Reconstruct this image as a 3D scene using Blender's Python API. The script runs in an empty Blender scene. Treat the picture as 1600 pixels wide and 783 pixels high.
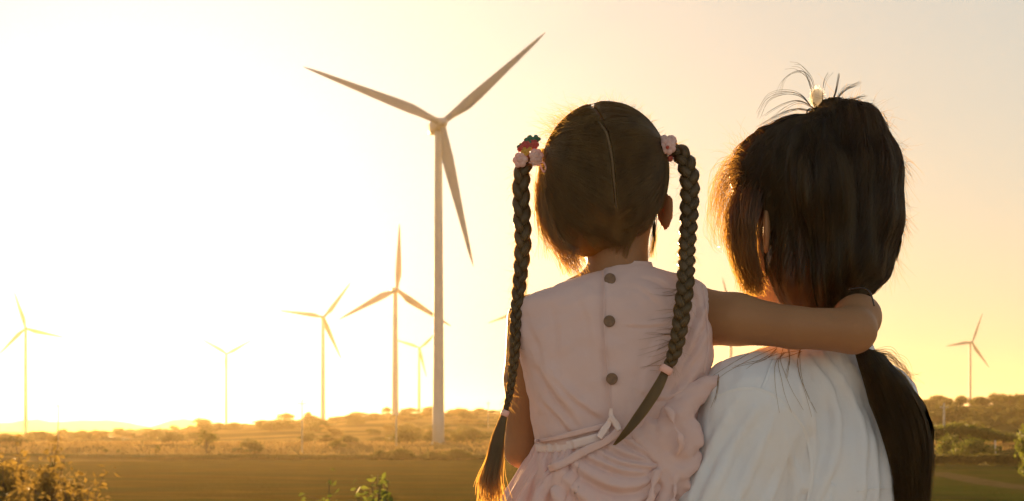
import bpy, math, random
import numpy as np
from mathutils import Vector, Matrix
from mathutils.bvhtree import BVHTree

random.seed(4); RNG = np.random.default_rng(7)
SC = bpy.context.scene
COL = SC.collection

# ------------------------------------------------------------------ camera, sky, sun, exposure
F = 2222.22            # focal length in photo pixels (50 mm on 36 mm over 1600 px)
CZ = 1.15              # camera height above the ground the people stand on
HY = 672.0             # photo row of the horizon
cam_d = bpy.data.cameras.new('camera'); cam = bpy.data.objects.new('camera', cam_d); COL.objects.link(cam)
cam.location = (0, 0, CZ); cam.rotation_euler = (math.radians(90), 0, 0)
cam_d.lens = 50; cam_d.sensor_width = 36; cam_d.shift_y = (HY - 391.5) / 1600
cam_d.clip_start = 0.05; cam_d.clip_end = 60000
cam_d.dof.use_dof = True; cam_d.dof.focus_distance = 1.85; cam_d.dof.aperture_fstop = 16
SC.camera = cam

SUN_EL, SUN_AZ = math.radians(5.0), math.radians(-15.0)     # azimuth from +Y towards +X
world = bpy.data.worlds.new('World'); SC.world = world; world.use_nodes = True
wn = world.node_tree; wn.nodes.clear()
wo = wn.nodes.new('ShaderNodeOutputWorld'); bg = wn.nodes.new('ShaderNodeBackground')
sky = wn.nodes.new('ShaderNodeTexSky'); sky.sky_type = 'NISHITA'; sky.sun_disc = False
sky.sun_elevation = SUN_EL; sky.sun_rotation = SUN_AZ
sky.air_density = 1.0; sky.dust_density = 1.4; sky.ozone_density = 1.0; sky.altitude = 200
bg.inputs[1].default_value = 0.09
# graded sky: warm cast, glare evened out on the sun's side, pale aureole added
wg = wn.nodes.new('ShaderNodeTexCoord')
def wmath(op, a_, b_=0.0):
    m_ = wn.nodes.new('ShaderNodeMath'); m_.operation = op
    for s_, v_ in zip(m_.inputs, (a_, b_)):
        if isinstance(v_, (int, float)): s_.default_value = v_
        else: wn.links.new(v_, s_)
    return m_.outputs[0]
def wvec(op, a_, b_):
    m_ = wn.nodes.new('ShaderNodeVectorMath'); m_.operation = op
    for s_, v_ in zip(m_.inputs, (a_, b_)):
        if isinstance(v_, tuple): s_.default_value = v_
        else: wn.links.new(v_, s_)
    return m_
SUNV = (math.sin(SUN_AZ) * math.cos(SUN_EL), math.cos(SUN_AZ) * math.cos(SUN_EL), math.sin(SUN_EL))
dt = wvec('DOT_PRODUCT', wg.outputs['Generated'], SUNV).outputs['Value']
tinted = wvec('MULTIPLY', sky.outputs[0], (1.0, .965, .95)).outputs[0]
lum = wvec('DOT_PRODUCT', tinted, (.30, .55, .15)).outputs['Value']
mr = wn.nodes.new('ShaderNodeMapRange'); mr.interpolation_type = 'SMOOTHSTEP'
for i_, v_ in ((1, -.35), (2, .45), (3, 6.0), (4, 1.55)): mr.inputs[i_].default_value = v_  # sky left brighter behind the camera, added light for the figures' backs
wn.links.new(dt, mr.inputs[0]); lim = mr.outputs[0]
q_ = wmath('POWER', wmath('ADD', wmath('POWER', wmath('DIVIDE', lum, lim), 2.6), 1.0), -1 / 2.6)
sc_ = wn.nodes.new('ShaderNodeVectorMath'); sc_.operation = 'SCALE'; wn.links.new(tinted, sc_.inputs[0]); wn.links.new(q_, sc_.inputs['Scale'])
au = wn.nodes.new('ShaderNodeVectorMath'); au.operation = 'SCALE'; au.inputs[0].default_value = (1.0, 1.05, 1.15)
wn.links.new(wmath('MULTIPLY', wmath('POWER', wmath('MAXIMUM', dt, 0.0), 30.0), 1.8), au.inputs['Scale'])
pale = wn.nodes.new('ShaderNodeVectorMath'); pale.operation = 'SCALE'; pale.inputs[0].default_value = (1.03, .985, .84)      # pale tint mixed in, washing out the sky's blue and yellow
wn.links.new(wmath('MULTIPLY', wmath('MULTIPLY', lum, q_), .50), pale.inputs['Scale'])
half = wvec('MULTIPLY', sc_.outputs[0], (.50, .50, .50)).outputs[0]
tot = wvec('ADD', wvec('ADD', half, pale.outputs[0]).outputs[0], au.outputs[0]).outputs[0]
wn.links.new(tot, bg.inputs[0]); wn.links.new(bg.outputs[0], wo.inputs[0])

sl = bpy.data.lights.new('sun', 'SUN'); sun = bpy.data.objects.new('sun', sl); COL.objects.link(sun)
sl.energy = 5.0; sl.angle = math.radians(0.6); sl.color = (1.0, 0.60, 0.25)
sd = Vector((math.sin(SUN_AZ) * math.cos(SUN_EL), math.cos(SUN_AZ) * math.cos(SUN_EL), math.sin(SUN_EL)))
sun.rotation_euler = sd.to_track_quat('Z', 'Y').to_euler()

SC.view_settings.view_transform = 'Standard'; SC.view_settings.look = 'None'
SC.view_settings.exposure = 2.22; SC.view_settings.gamma = 1.0
SC.view_settings.use_curve_mapping = False
SC.render.engine = 'CYCLES'
cy = SC.cycles
cy.use_denoising = True; cy.max_bounces = 8; cy.volume_bounces = 1; cy.transparent_max_bounces = 12
cy.transmission_bounces = 4; cy.caustics_reflective = False; cy.caustics_refractive = False
cy.sample_clamp_indirect = 4.0

# ------------------------------------------------------------------ helpers
def P(px, py, Y):
    return np.array([(px - 800) / F * Y, Y, CZ + (HY - py) / F * Y])
def R(px, Y=1.82):
    return px / F * Y
def proj(v):
    return np.stack([800 + v[:, 0] / v[:, 1] * F, HY - (v[:, 2] - CZ) / v[:, 1] * F], 1)

def tag(o, label=None, cat=None, group=None, kind=None):
    if label: o['label'] = label
    if cat: o['category'] = cat
    if group: o['group'] = group
    if kind: o['kind'] = kind
    return o
def empty(name, loc, rz=0.0):
    o = bpy.data.objects.new(name, None); COL.objects.link(o)
    o.location = loc; o.rotation_euler = (0, 0, rz); o.empty_display_size = .1
    return o
def mesh_obj(name, verts, faces, mat, parent=None, smooth=True, inv=None):
    """verts Nx3, faces Mx3 or Mx4 array (or list of arrays)"""
    me = bpy.data.meshes.new(name)
    verts = np.ascontiguousarray(verts, dtype=np.float32)
    fl = faces if isinstance(faces, list) else [faces]
    fl = [np.asarray(f, dtype=np.int32) for f in fl if len(f)]
    loops = np.concatenate([f.ravel() for f in fl]); sizes = np.concatenate([np.full(len(f), f.shape[1]) for f in fl])
    me.vertices.add(len(verts)); me.vertices.foreach_set('co', verts.ravel())
    me.loops.add(len(loops)); me.loops.foreach_set('vertex_index', loops.astype(np.int32))
    me.polygons.add(len(sizes))
    st = np.concatenate([[0], np.cumsum(sizes)[:-1]]).astype(np.int32)
    me.polygons.foreach_set('loop_start', st)
    me.polygons.foreach_set('use_smooth', np.full(len(sizes), smooth))
    me.update(calc_edges=True); me.validate()
    if mat: me.materials.append(mat)
    o = bpy.data.objects.new(name, me); COL.objects.link(o)
    if parent is not None:
        o.parent = parent
        if inv is not None: o.matrix_parent_inverse = inv
    return o
def world_child(name, v, f, mat, parent, smooth=True):
    """v in world coordinates, parent an unrotated object: stored in parent space"""
    loc = np.zeros(3); q = parent
    while q is not None: loc = loc + np.array(q.location); q = q.parent
    return mesh_obj(name, np.asarray(v) - loc, f, mat, parent, smooth)

# ---- signed distances
def rc(p, a, b, ra, rb):
    a = np.asarray(a, float); b = np.asarray(b, float); ab = b - a
    t = np.clip(((p - a) @ ab) / max(ab @ ab, 1e-12), 0, 1)
    return np.linalg.norm(p - a - t[:, None] * ab, axis=1) - (ra + (rb - ra) * t)
def frame(yaw):     # forward, left
    f = np.array([-math.sin(yaw), math.cos(yaw), 0.]); l = np.array([-math.cos(yaw), -math.sin(yaw), 0.])
    return f, l
def ell(p, c, r, yaw=0.0, pitch=0.0):    # r = (left, forward, up)
    f, l = frame(yaw); u = np.array([0, 0, 1.])
    if pitch:
        f, u = f * math.cos(pitch) + u * math.sin(pitch), u * math.cos(pitch) - f * math.sin(pitch)
    q = p - np.asarray(c); q = np.stack([q @ l, q @ f, q @ u], 1); r = np.asarray(r, float)
    k0 = np.linalg.norm(q / r, axis=1); k1 = np.linalg.norm(q / (r * r), axis=1) + 1e-9
    return k0 * (k0 - 1) / k1
def smin(a, b, k):
    h = np.clip(.5 + .5 * (b - a) / k, 0, 1)
    return b + (a - b) * h - k * h * (1 - h)
def smax(a, b, k): return -smin(-a, -b, k)
def sub(a, b, k): return smax(a, -b, k)

def nets(fn, lo, hi, h):
    lo = np.asarray(lo, float); hi = np.asarray(hi, float)
    n = np.ceil((hi - lo) / h).astype(int) + 1
    val = np.ones(n, dtype=np.float32)
    B = 24
    for i in range(0, n[0], B):
        for j in range(0, n[1], B):
            for k in range(0, n[2], B):
                e = np.minimum([i + B, j + B, k + B], n)
                c = lo + h * (np.array([i, j, k]) + e - 1) / 2; hd = h * np.linalg.norm(e - [i, j, k]) / 2
                g = np.array([c]); v = float(fn(g)[0])
                if abs(v) > hd * 1.5 + .012:
                    val[i:e[0], j:e[1], k:e[2]] = v; continue
                gx, gy, gz = np.meshgrid(np.arange(i, e[0]), np.arange(j, e[1]), np.arange(k, e[2]), indexing='ij')
                pts = lo + h * np.stack([gx.ravel(), gy.ravel(), gz.ravel()], 1)
                val[i:e[0], j:e[1], k:e[2]] = fn(pts).reshape(gx.shape)
    val[val == 0] = 1e-9
    s = val < 0
    c = s[:-1, :-1, :-1].astype(np.int8)
    tot = np.zeros(c.shape, np.int8)
    offs = [(a, b, d) for a in (0, 1) for b in (0, 1) for d in (0, 1)]
    for a, b, d in offs:
        tot += s[a:n[0] - 1 + a, b:n[1] - 1 + b, d:n[2] - 1 + d]
    act = (tot > 0) & (tot < 8)
    ci = np.argwhere(act); idx = -np.ones(act.shape, np.int32); idx[act] = np.arange(len(ci))
    acc = np.zeros((len(ci), 3)); cnt = np.zeros(len(ci))
    for o1 in offs:
        for ax in range(3):
            if o1[ax]: continue
            o2 = list(o1); o2[ax] = 1
            v1 = val[tuple((ci + o1).T)]; v2 = val[tuple((ci + o2).T)]
            m = (v1 < 0) != (v2 < 0)
            t = v1[m] / (v1[m] - v2[m])
            pp = np.tile(np.array(o1, float), (m.sum(), 1)); pp[:, ax] += t
            acc[m] += pp; cnt[m] += 1
    vert = lo + h * (ci + acc / cnt[:, None])
    faces = []
    for ax in range(3):
        a1, a2 = (ax + 1) % 3, (ax + 2) % 3
        sl1 = [slice(None)] * 3; sl2 = [slice(None)] * 3
        sl1[ax] = slice(0, n[ax] - 1); sl2[ax] = slice(1, n[ax])
        A = s[tuple(sl1)]; Bq = s[tuple(sl2)]
        e = np.argwhere(A != Bq)
        e = e[(e[:, a1] > 0) & (e[:, a2] > 0) & (e[:, a1] < n[a1] - 1) & (e[:, a2] < n[a2] - 1)]
        if not len(e): continue
        d1 = np.zeros(3, int); d1[a1] = 1; d2 = np.zeros(3, int); d2[a2] = 1
        q = np.stack([idx[tuple((e - d1 - d2).T)], idx[tuple((e - d2).T)], idx[tuple(e.T)], idx[tuple((e - d1).T)]], 1)
        fl = ~A[tuple(e.T)]
        q[fl] = q[fl][:, ::-1]
        faces.append(q)
    f = np.concatenate(faces); f = f[(f >= 0).all(1)]
    return vert, f
def relax(v, f, it=3, lam=.5):
    e = np.concatenate([f[:, [0, 1]], f[:, [1, 2]], f[:, [2, 3]], f[:, [3, 0]]])
    n = len(v)
    deg = np.bincount(e.ravel(), minlength=n).astype(float) + 1e-9
    for _ in range(it):
        s = np.zeros_like(v)
        for a in range(3):
            s[:, a] = np.bincount(e[:, 0], v[e[:, 1], a], n) + np.bincount(e[:, 1], v[e[:, 0], a], n)
        v = v + lam * (s / deg[:, None] - v)
    return v
def grad(fn, p, e=.0015):
    g = np.stack([fn(p + np.eye(3)[i] * e) - fn(p - np.eye(3)[i] * e) for i in range(3)], 1)
    return g / (np.linalg.norm(g, axis=1, keepdims=True) + 1e-9)
def trace(fn, pxs, pys, y0=1.45, y1=2.5):
    """where the camera line through photo pixels meets an implicit surface"""
    pxs = np.atleast_1d(pxs).astype(float); pys = np.atleast_1d(pys).astype(float)
    d = np.stack([(pxs - 800) / F, np.ones(len(pxs)), (HY - pys) / F], 1); o = np.array([0, 0, CZ])
    t = np.full(len(pxs), y0)
    for _ in range(90):
        v = fn(o + d * t[:, None]); t = np.minimum(t + np.maximum(v, -.01) * .7, y1)
    return o + d * t[:, None]

# ---- curves
def spline(pts, n):
    pts = np.asarray(pts, float); k = len(pts)
    if k == 2: 
        t = np.linspace(0, 1, n)[:, None]; return pts[0] + (pts[1] - pts[0]) * t
    ext = np.vstack([2 * pts[0] - pts[1], pts, 2 * pts[-1] - pts[-2]])
    t = np.linspace(0, k - 1, n); i = np.minimum(t.astype(int), k - 2); u = (t - i)[:, None]
    p0, p1, p2, p3 = ext[i], ext[i + 1], ext[i + 2], ext[i + 3]
    return .5 * (2 * p1 + (p2 - p0) * u + (2 * p0 - 5 * p1 + 4 * p2 - p3) * u ** 2 + (3 * p1 - p0 - 3 * p2 + p3) * u ** 3)
def strands(pts, rad, sides=3):
    """pts N,K,3 ; rad N,K -> verts, faces of open tubes"""
    N, K, _ = pts.shape
    t = np.gradient(pts, axis=1); t /= np.linalg.norm(t, axis=2, keepdims=True) + 1e-12
    ref = np.where(np.abs(t[..., 1:2]) > .9, np.array([1., 0, 0]), np.array([0, 1., 0]))
    a = np.cross(t, ref); a /= np.linalg.norm(a, axis=2, keepdims=True) + 1e-12
    b = np.cross(t, a)
    vs = []
    for s in range(sides):
        th = 2 * math.pi * s / sides
        vs.append(pts + (a * math.cos(th) + b * math.sin(th)) * rad[..., None])
    v = np.stack(vs, 2).reshape(-1, 3)
    base = (np.arange(N)[:, None] * K + np.arange(K - 1)[None]).ravel() * sides
    f = []
    for s in range(sides if sides > 2 else 1):
        s2 = (s + 1) % sides
        f.append(np.stack([base + s, base + s2, base + sides + s2, base + sides + s], 1))
    return v, np.concatenate(f)
def tube(pts, rad, sides=10, cap=True):
    pts = np.asarray(pts, float); rad = np.broadcast_to(np.asarray(rad, float), (len(pts),))
    v, f = strands(pts[None], rad[None].copy(), sides)
    if cap:
        n = len(v); v = np.vstack([v, pts[0], pts[-1]])
        a = [[i, n, (i + 1) % sides] for i in range(sides)]; m = n - sides
        b = [[m + (i + 1) % sides, n + 1, m + i] for i in range(sides)]
        return v, [f, np.array(a + b)]
    return v, [f]
def join(parts):
    vs, f3, f4, o = [], [], [], 0
    for v, f in parts:
        for g in (f if isinstance(f, list) else [f]):
            g = np.asarray(g)
            if len(g) == 0: continue
            (f3 if g.shape[1] == 3 else f4).append(g + o)
        vs.append(v); o += len(v)
    out = []
    if f4: out.append(np.concatenate(f4))
    if f3: out.append(np.concatenate(f3))
    return np.vstack(vs), out
def box(c, s, rz=0, bev=0):
    c = np.asarray(c, float); s = np.asarray(s, float) / 2
    v = np.array([[x, y, z] for x in (-1, 1) for y in (-1, 1) for z in (-1, 1)], float) * s
    if rz: 
        co, si = math.cos(rz), math.sin(rz); v = v @ np.array([[co, si, 0], [-si, co, 0], [0, 0, 1]])
    return v + c, [np.array([[0, 1, 3, 2], [4, 6, 7, 5], [0, 4, 5, 1], [2, 3, 7, 6], [0, 2, 6, 4], [1, 5, 7, 3]])]
def vnoise(p, scale, seed=0, octaves=3):
    """cheap smooth noise from summed sines"""
    r = np.random.default_rng(seed); out = np.zeros(len(p)); a = 1.0; tot = 0
    for o in range(octaves):
        for _ in range(6):
            k = r.normal(size=3); k *= (2 * math.pi / scale) * (2 ** o) * r.uniform(.6, 1.4) / np.linalg.norm(k)
            out += a * np.sin(p @ k + r.uniform(0, 6.28)) / 2.4
        tot += a; a *= .5
    return out / tot

# ---- materials
def mat(name, col, col2=None, scale=20, rough=.8, bump=0, bscale=60, trans=0, tcol=None, sss=0, spec=.3, coord='Object',
        stretch=None, sheen=0, metal=0, detail=6, contrast=(.3, .7), aniso=0):
    m = bpy.data.materials.new(name); m.use_nodes = True; nt = m.node_tree; N = nt.nodes; L = nt.links
    b = N['Principled BSDF']; out = N['Material Output']
    b.inputs['Roughness'].default_value = rough; b.inputs['Specular IOR Level'].default_value = spec
    b.inputs['Metallic'].default_value = metal
    b.inputs['Base Color'].default_value = (*col, 1)
    if aniso: b.inputs['Anisotropic'].default_value = aniso
    if sheen:
        b.inputs['Sheen Weight'].default_value = sheen; b.inputs['Sheen Roughness'].default_value = .4
    if sss:
        b.inputs['Subsurface Weight'].default_value = sss; b.inputs['Subsurface Radius'].default_value = (1, .35, .15)
        b.inputs['Subsurface Scale'].default_value = .012
    tc = N.new('ShaderNodeTexCoord'); mp = N.new('ShaderNodeMapping'); L.new(tc.outputs[coord], mp.inputs[0])
    if stretch: mp.inputs['Scale'].default_value = stretch
    csock = None
    if col2:
        nz = N.new('ShaderNodeTexNoise'); nz.inputs['Scale'].default_value = scale; nz.inputs['Detail'].default_value = detail
        L.new(mp.outputs[0], nz.inputs['Vector'])
        cr = N.new('ShaderNodeValToRGB'); cr.color_ramp.elements[0].position, cr.color_ramp.elements[1].position = contrast
        cr.color_ramp.elements[0].color = (*col, 1); cr.color_ramp.elements[1].color = (*col2, 1)
        L.new(nz.outputs[0], cr.inputs[0]); L.new(cr.outputs[0], b.inputs['Base Color']); csock = cr.outputs[0]
    if bump:
        n2 = N.new('ShaderNodeTexNoise'); n2.inputs['Scale'].default_value = bscale; n2.inputs['Detail'].default_value = 5
        L.new(mp.outputs[0], n2.inputs['Vector'])
        bp = N.new('ShaderNodeBump'); bp.inputs['Strength'].default_value = 1; bp.inputs['Distance'].default_value = bump
        L.new(n2.outputs[0], bp.inputs['Height']); L.new(bp.outputs[0], b.inputs['Normal'])
    if trans:
        t = N.new('ShaderNodeBsdfTranslucent'); t.inputs[0].default_value = (*(tcol or col), 1)
        mx = N.new('ShaderNodeMixShader'); mx.inputs[0].default_value = trans
        L.new(b.outputs[0], mx.inputs[1]); L.new(t.outputs[0], mx.inputs[2]); L.new(mx.outputs[0], out.inputs[0])
    return m
M = dict(
    hair_child=mat('child_hair', (.065, .040, .013), (.15, .094, .032), 60, .40, stretch=(1, 1, .5), trans=.34, tcol=(1.0, .60, .14), spec=.35),
    hair_mum=mat('woman_hair', (.016, .011, .004), (.066, .044, .017), 95, .36, stretch=(1, 1, .07), contrast=(.35, .68), trans=.28, tcol=(.95, .55, .13), spec=.35),
    hair_core=mat('hair_under_layer', (.012, .008, .004), (.03, .018, .007), 25, .6, spec=.2, bump=.0015, bscale=90, stretch=(1, 1, .15)),
    skin=mat('skin', (.27, .125, .052), (.32, .155, .068), 9, .55, sss=.10, bump=.0004, bscale=300, spec=.35),
    dress=mat('pink_cotton', (.70, .49, .455), (.76, .545, .51), 7, .95, bump=.0016, bscale=70, trans=.18, tcol=(.75, .42, .34), spec=.1, sheen=.3),
    dress_trim=mat('pale_pink_cotton', (.80, .62, .585), (.84, .67, .635), 9, .95, bump=.0005, bscale=200, trans=.15, tcol=(.75, .45, .38), spec=.1, sheen=.3),
    shirt=mat('white_voile', (.80, .79, .83), (.85, .83, .85), 6, .95, bump=.0006, bscale=200, trans=.22, tcol=(.80, .74, .66), spec=.1, sheen=.3),
    seam=mat('white_seam', (.86, .85, .87), None, rough=.95, spec=.1),
    cloth_dark=mat('dark_trousers', (.05, .06, .09), (.07, .08, .11), 12, .9),
    button=mat('brown_shell_button', (.09, .040, .018), (.20, .095, .04), 180, .35, spec=.5),
    steel=mat('painted_steel', (.33, .34, .36), (.39, .40, .41), .3, .55, spec=.4),
    blade=mat('turbine_blade_paint', (.22, .23, .245), (.27, .28, .29), .2, .5, spec=.4),
    pole=mat('concrete_pole', (.36, .33, .28), (.44, .40, .34), 2, .8),
    bark=mat('bark', (.07, .05, .03), (.12, .09, .06), 8, .9, bump=.02, bscale=12),
)
def leafmat(name, c1, c2, t):
    return mat(name, c1, c2, .9, .6, trans=.42, tcol=t, spec=.2, detail=3, coord='Object')
M['leaf_green'] = leafmat('green_leaves', (.04, .062, .013), (.075, .10, .022), (.17, .20, .03))
M['leaf_dark'] = leafmat('dark_leaves', (.035, .045, .012), (.065, .07, .02), (.13, .12, .02))
M['leaf_dry'] = leafmat('dry_leaves', (.09, .075, .025), (.15, .11, .035), (.30, .20, .04))

# ================================================================== TERRAIN
def sst(a, b, x):
    t = np.clip((x - a) / (b - a), 0, 1); return t * t * (3 - 2 * t)
CR_PX = [-900, -300, 0, 100, 250, 330, 430, 500, 560, 620, 700, 800, 1100, 1450, 1600, 2300]
CR_Y = [676, 680, 684, 681, 675, 670, 662, 659, 654, 651, 649, 648, 643, 640, 636, 645]
def terrain(x, y):
    x = np.asarray(x, float); y = np.asarray(y, float)
    r = np.hypot(x, y); az = np.arctan2(x, np.maximum(y, 1e-6) * (y > 0) + 1e-6 * (y <= 0))
    px = 800 + np.tan(np.clip(az, -.9, .9)) * F
    zc = CZ + (HY - np.interp(px, CR_PX, CR_Y)) / F * 1000
    front = sst(-200, 200, y)
    z = -5.06 * sst(4, 60, r)
    z += 2.7 * sst(296, 352, r) * front
    up = sst(370, 1000, r) * front * (1 - .75 * sst(1050, 2200, r))
    z += (zc + 2.36) * up
    bump = .9 * np.sin(x / 47 + 1.3) * np.sin(y / 61 + .4) + .5 * np.sin(x / 19 + y / 31)
    z += bump * sst(380, 560, r) * front
    return z
def tz(x, y): return float(terrain(np.array([x]), np.array([y]))[0])

rr = np.concatenate([[0], np.geomspace(1.5, 280, 60), np.linspace(284, 372, 30), np.geomspace(378, 1500, 70), np.geomspace(1550, 6400, 14)])
fa = np.concatenate([np.linspace(-180, -32, 30, endpoint=False), np.linspace(-32, 32, 200), np.linspace(36, 180, 29, endpoint=False)])
A, RR = np.meshgrid(np.radians(fa), rr[1:])
gx = RR * np.sin(A); gy = RR * np.cos(A); gz = terrain(gx, gy)
gv = np.vstack([[[0, 0, 0]], np.stack([gx.ravel(), gy.ravel(), gz.ravel()], 1)])
na, nr = len(fa), len(rr) - 1
i, j = np.meshgrid(np.arange(nr - 1), np.arange(na), indexing='ij'); j2 = (j + 1) % na
gq = np.stack([1 + i * na + j, 1 + i * na + j2, 1 + (i + 1) * na + j2, 1 + (i + 1) * na + j], -1).reshape(-1, 4)[:, ::-1]
jj = np.arange(na); gt = np.stack([np.zeros(na, int), 1 + (jj + 1) % na, 1 + jj], 1)[:, ::-1]
gm = bpy.data.materials.new('ground_cover'); gm.use_nodes = True
nt = gm.node_tree; N = nt.nodes; L = nt.links; b = N['Principled BSDF']; b.inputs['Roughness'].default_value = 1; b.inputs['Specular IOR Level'].default_value = 0
tc = N.new('ShaderNodeTexCoord')
def node(t, **k):
    n = N.new(t)
    for a, v in k.items(): setattr(n, a, v)
    return n
def noise(scale, sx=(1, 1, 1), detail=6):
    mp = node('ShaderNodeMapping'); mp.inputs['Scale'].default_value = sx; L.new(tc.outputs['Object'], mp.inputs[0])
    n = node('ShaderNodeTexNoise'); n.inputs['Scale'].default_value = scale; n.inputs['Detail'].default_value = detail
    L.new(mp.outputs[0], n.inputs['Vector']); return n.outputs[0]
def ramp(sock, stops):
    r = node('ShaderNodeValToRGB'); L.new(sock, r.inputs[0]); e = r.color_ramp.elements
    while len(e) < len(stops): e.new(.5)
    for k, (p, c) in enumerate(stops): e[k].position = p; e[k].color = (*c, 1)
    return r.outputs[0]
def mixc(f, a, c):
    m = node('ShaderNodeMix', data_type='RGBA')
    if isinstance(f, float): m.inputs[0].default_value = f
    else: L.new(f, m.inputs[0])
    L.new(a, m.inputs[6]); L.new(c, m.inputs[7]); return m.outputs[2]
def mth(op, a, c=None, d=None):
    m = node('ShaderNodeMath', operation=op)
    for s, v in zip(m.inputs, (a, c, d)):
        if v is None: continue
        if isinstance(v, (int, float)): s.default_value = v
        else: L.new(v, s)
    return m.outputs[0]
def mrange(v, a, c):
    m = node('ShaderNodeMapRange'); m.inputs[1].default_value = a; m.inputs[2].default_value = c; L.new(v, m.inputs[0]); return m.outputs[0]
vl = node('ShaderNodeVectorMath', operation='LENGTH'); L.new(tc.outputs['Object'], vl.inputs[0]); dist = vl.outputs['Value']
sx = node('ShaderNodeSeparateXYZ'); L.new(tc.outputs['Object'], sx.inputs[0])
field = mixc(mrange(noise(.03, (1, 6, 1)), .42, .58), ramp(noise(.35, (.35, 2.2, 1)), [(.36, (.048, .034, .008)), (.62, (.105, .070, .014))]), ramp(noise(.6), [(.3, (.042, .042, .010)), (.7, (.062, .055, .014))]))
fieldg = mixc(mrange(noise(.03, (1, 4, 1)), .4, .62), ramp(noise(.5), [(.3, (.030, .046, .008)), (.7, (.048, .062, .012))]), ramp(noise(.5), [(.3, (.05, .046, .012)), (.7, (.075, .062, .02))]))
side = mrange(mth('DIVIDE', sx.outputs[0], mth('MAXIMUM', sx.outputs[1], 1.0)), .10, .24)
field = mixc(side, field, fieldg)
dry = mixc(mrange(noise(.012, (1, 2, 1)), .42, .60), ramp(noise(.12, (1, 3, 1)), [(.3, (.17, .11, .035)), (.7, (.28, .185, .065))]), ramp(noise(.3), [(.3, (.06, .052, .014)), (.7, (.12, .09, .03))]))
far = ramp(noise(.01), [(.3, (.06, .055, .025)), (.7, (.13, .10, .05))])
edge = mth('ADD', dist, mth('MULTIPLY', mth('SUBTRACT', noise(.08), .5), 14))
dryr = mixc(mrange(noise(.02, (1, 2, 1)), .40, .66), ramp(noise(.2), [(.3, (.030, .036, .010)), (.7, (.08, .07, .022))]), ramp(noise(.3), [(.3, (.06, .055, .018)), (.7, (.11, .085, .03))]))
dry = mixc(side, dry, dryr)
c1 = mixc(mrange(edge, 292, 298), field, dry)
c2 = mixc(mrange(dist, 900, 1400), c1, far)
near = ramp(noise(6), [(.3, (.34, .30, .25)), (.7, (.50, .46, .40))])     # pale gravel round the viewpoint, unseen, added to bounce light onto the figures
c2 = mixc(mrange(mth('ADD', dist, mth('MULTIPLY', noise(.2), 12)), 44, 52), near, c2)
L.new(c2, b.inputs['Base Color'])
bp = node('ShaderNodeBump'); bp.inputs['Strength'].default_value = 1; bp.inputs['Distance'].default_value = .25
L.new(noise(1.8), bp.inputs['Height']); L.new(bp.outputs[0], b.inputs['Normal'])
g = mesh_obj('ground', gv, [gq, gt], gm); tag(g, kind='structure')

# a pale farm track crossing the green field at right
tp_ = spline([[1455, 738, 0], [1490, 744, 0], [1530, 752, 0], [1580, 760, 0], [1660, 768, 0], [1800, 776, 0]], 60)
def onfield(px, py):
    Y = (CZ + 5.06) * F / (py - HY); return np.array([(px - 800) / F * Y, Y])
cl_ = np.array([onfield(a, b_) for a, b_, _ in tp_]); tg_ = np.gradient(cl_, axis=0); tg_ /= np.linalg.norm(tg_, axis=1, keepdims=True); nn_ = np.stack([-tg_[:, 1], tg_[:, 0]], 1)
trk = np.stack([np.concatenate([cl_ + nn_ * w_, np.full((60, 1), -5.055)], 1) for w_ in (-2.2, 0, 2.2)], 1).reshape(-1, 3)
i, j = np.meshgrid(np.arange(59), np.arange(2), indexing='ij')
o = mesh_obj('path', trk, np.stack([i * 3 + j, i * 3 + j + 1, (i + 1) * 3 + j + 1, (i + 1) * 3 + j], -1).reshape(-1, 4), mat('dirt_track', (.07, .055, .025), (.11, .085, .04), .4, 1, spec=0)); tag(o, kind='structure')
# far mountains, 5 km away
def ridge(px, ys, Y, depth, name):
    n = 160; p = np.linspace(px[0], px[-1], n); yy = np.interp(p, px, ys)
    h = (HY - yy) / F * Y + CZ + 5.4
    h = h * (1 + .05 * vnoise(np.stack([p, p * 0, p * 0], 1), 40, 3)) 
    rows = []
    for q, s in [(-1, 0), (-.6, .35), (-.25, .8), (0, 1), (.3, .75), (.65, .3), (1, 0)]:
        yv = Y + q * depth
        xx = (p - 800) / F * Y; w = 1 + .12 * np.sin(p / 7 + q * 5) * (abs(q) > 0) * (abs(q) < 1)
        rows.append(np.stack([xx, np.full(n, yv), -5.4 + h * s * w], 1))
    v = np.stack(rows); K = len(rows)
    i, j = np.meshgrid(np.arange(K - 1), np.arange(n - 1), indexing='ij')
    f = np.stack([i * n + j, i * n + j + 1, (i + 1) * n + j + 1, (i + 1) * n + j], -1).reshape(-1, 4)
    o = mesh_obj(name, v.reshape(-1, 3), f, mat(name + '_slopes', (.05, .055, .03), (.09, .08, .045), .01, 1, spec=0)); tag(o, kind='structure')
ridge([-420, -300, -120, 0, 30, 58, 75, 100, 130, 170, 205, 235, 262, 288, 315, 350, 380, 420], [676, 660, 650, 661, 660, 655, 659, 659, 657, 657, 662, 672, 664, 655, 660, 667, 672, 676], 5000, 700, 'hills')

# ================================================================== HAZE
hb = box((0, 200, 60), (12900, 12900, 150))
hb[0][:, 2] = np.where(hb[0][:, 2] > 0, 150, -6.4)
hm = bpy.data.materials.new('haze_air'); hm.use_nodes = True; hn = hm.node_tree; hn.nodes.remove(hn.nodes['Principled BSDF'])
pv = hn.nodes.new('ShaderNodeVolumePrincipled'); pv.inputs['Color'].default_value = (.95, .74, .40, 1)
pv.inputs['Density'].default_value = 0.66e-4; pv.inputs['Anisotropy'].default_value = .62
hn.links.new(pv.outputs[0], hn.nodes['Material Output'].inputs['Volume'])
hz = mesh_obj('haze', hb[0], hb[1], hm, smooth=False); tag(hz, kind='stuff', label='warm evening haze lying over the fields and hills')

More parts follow.
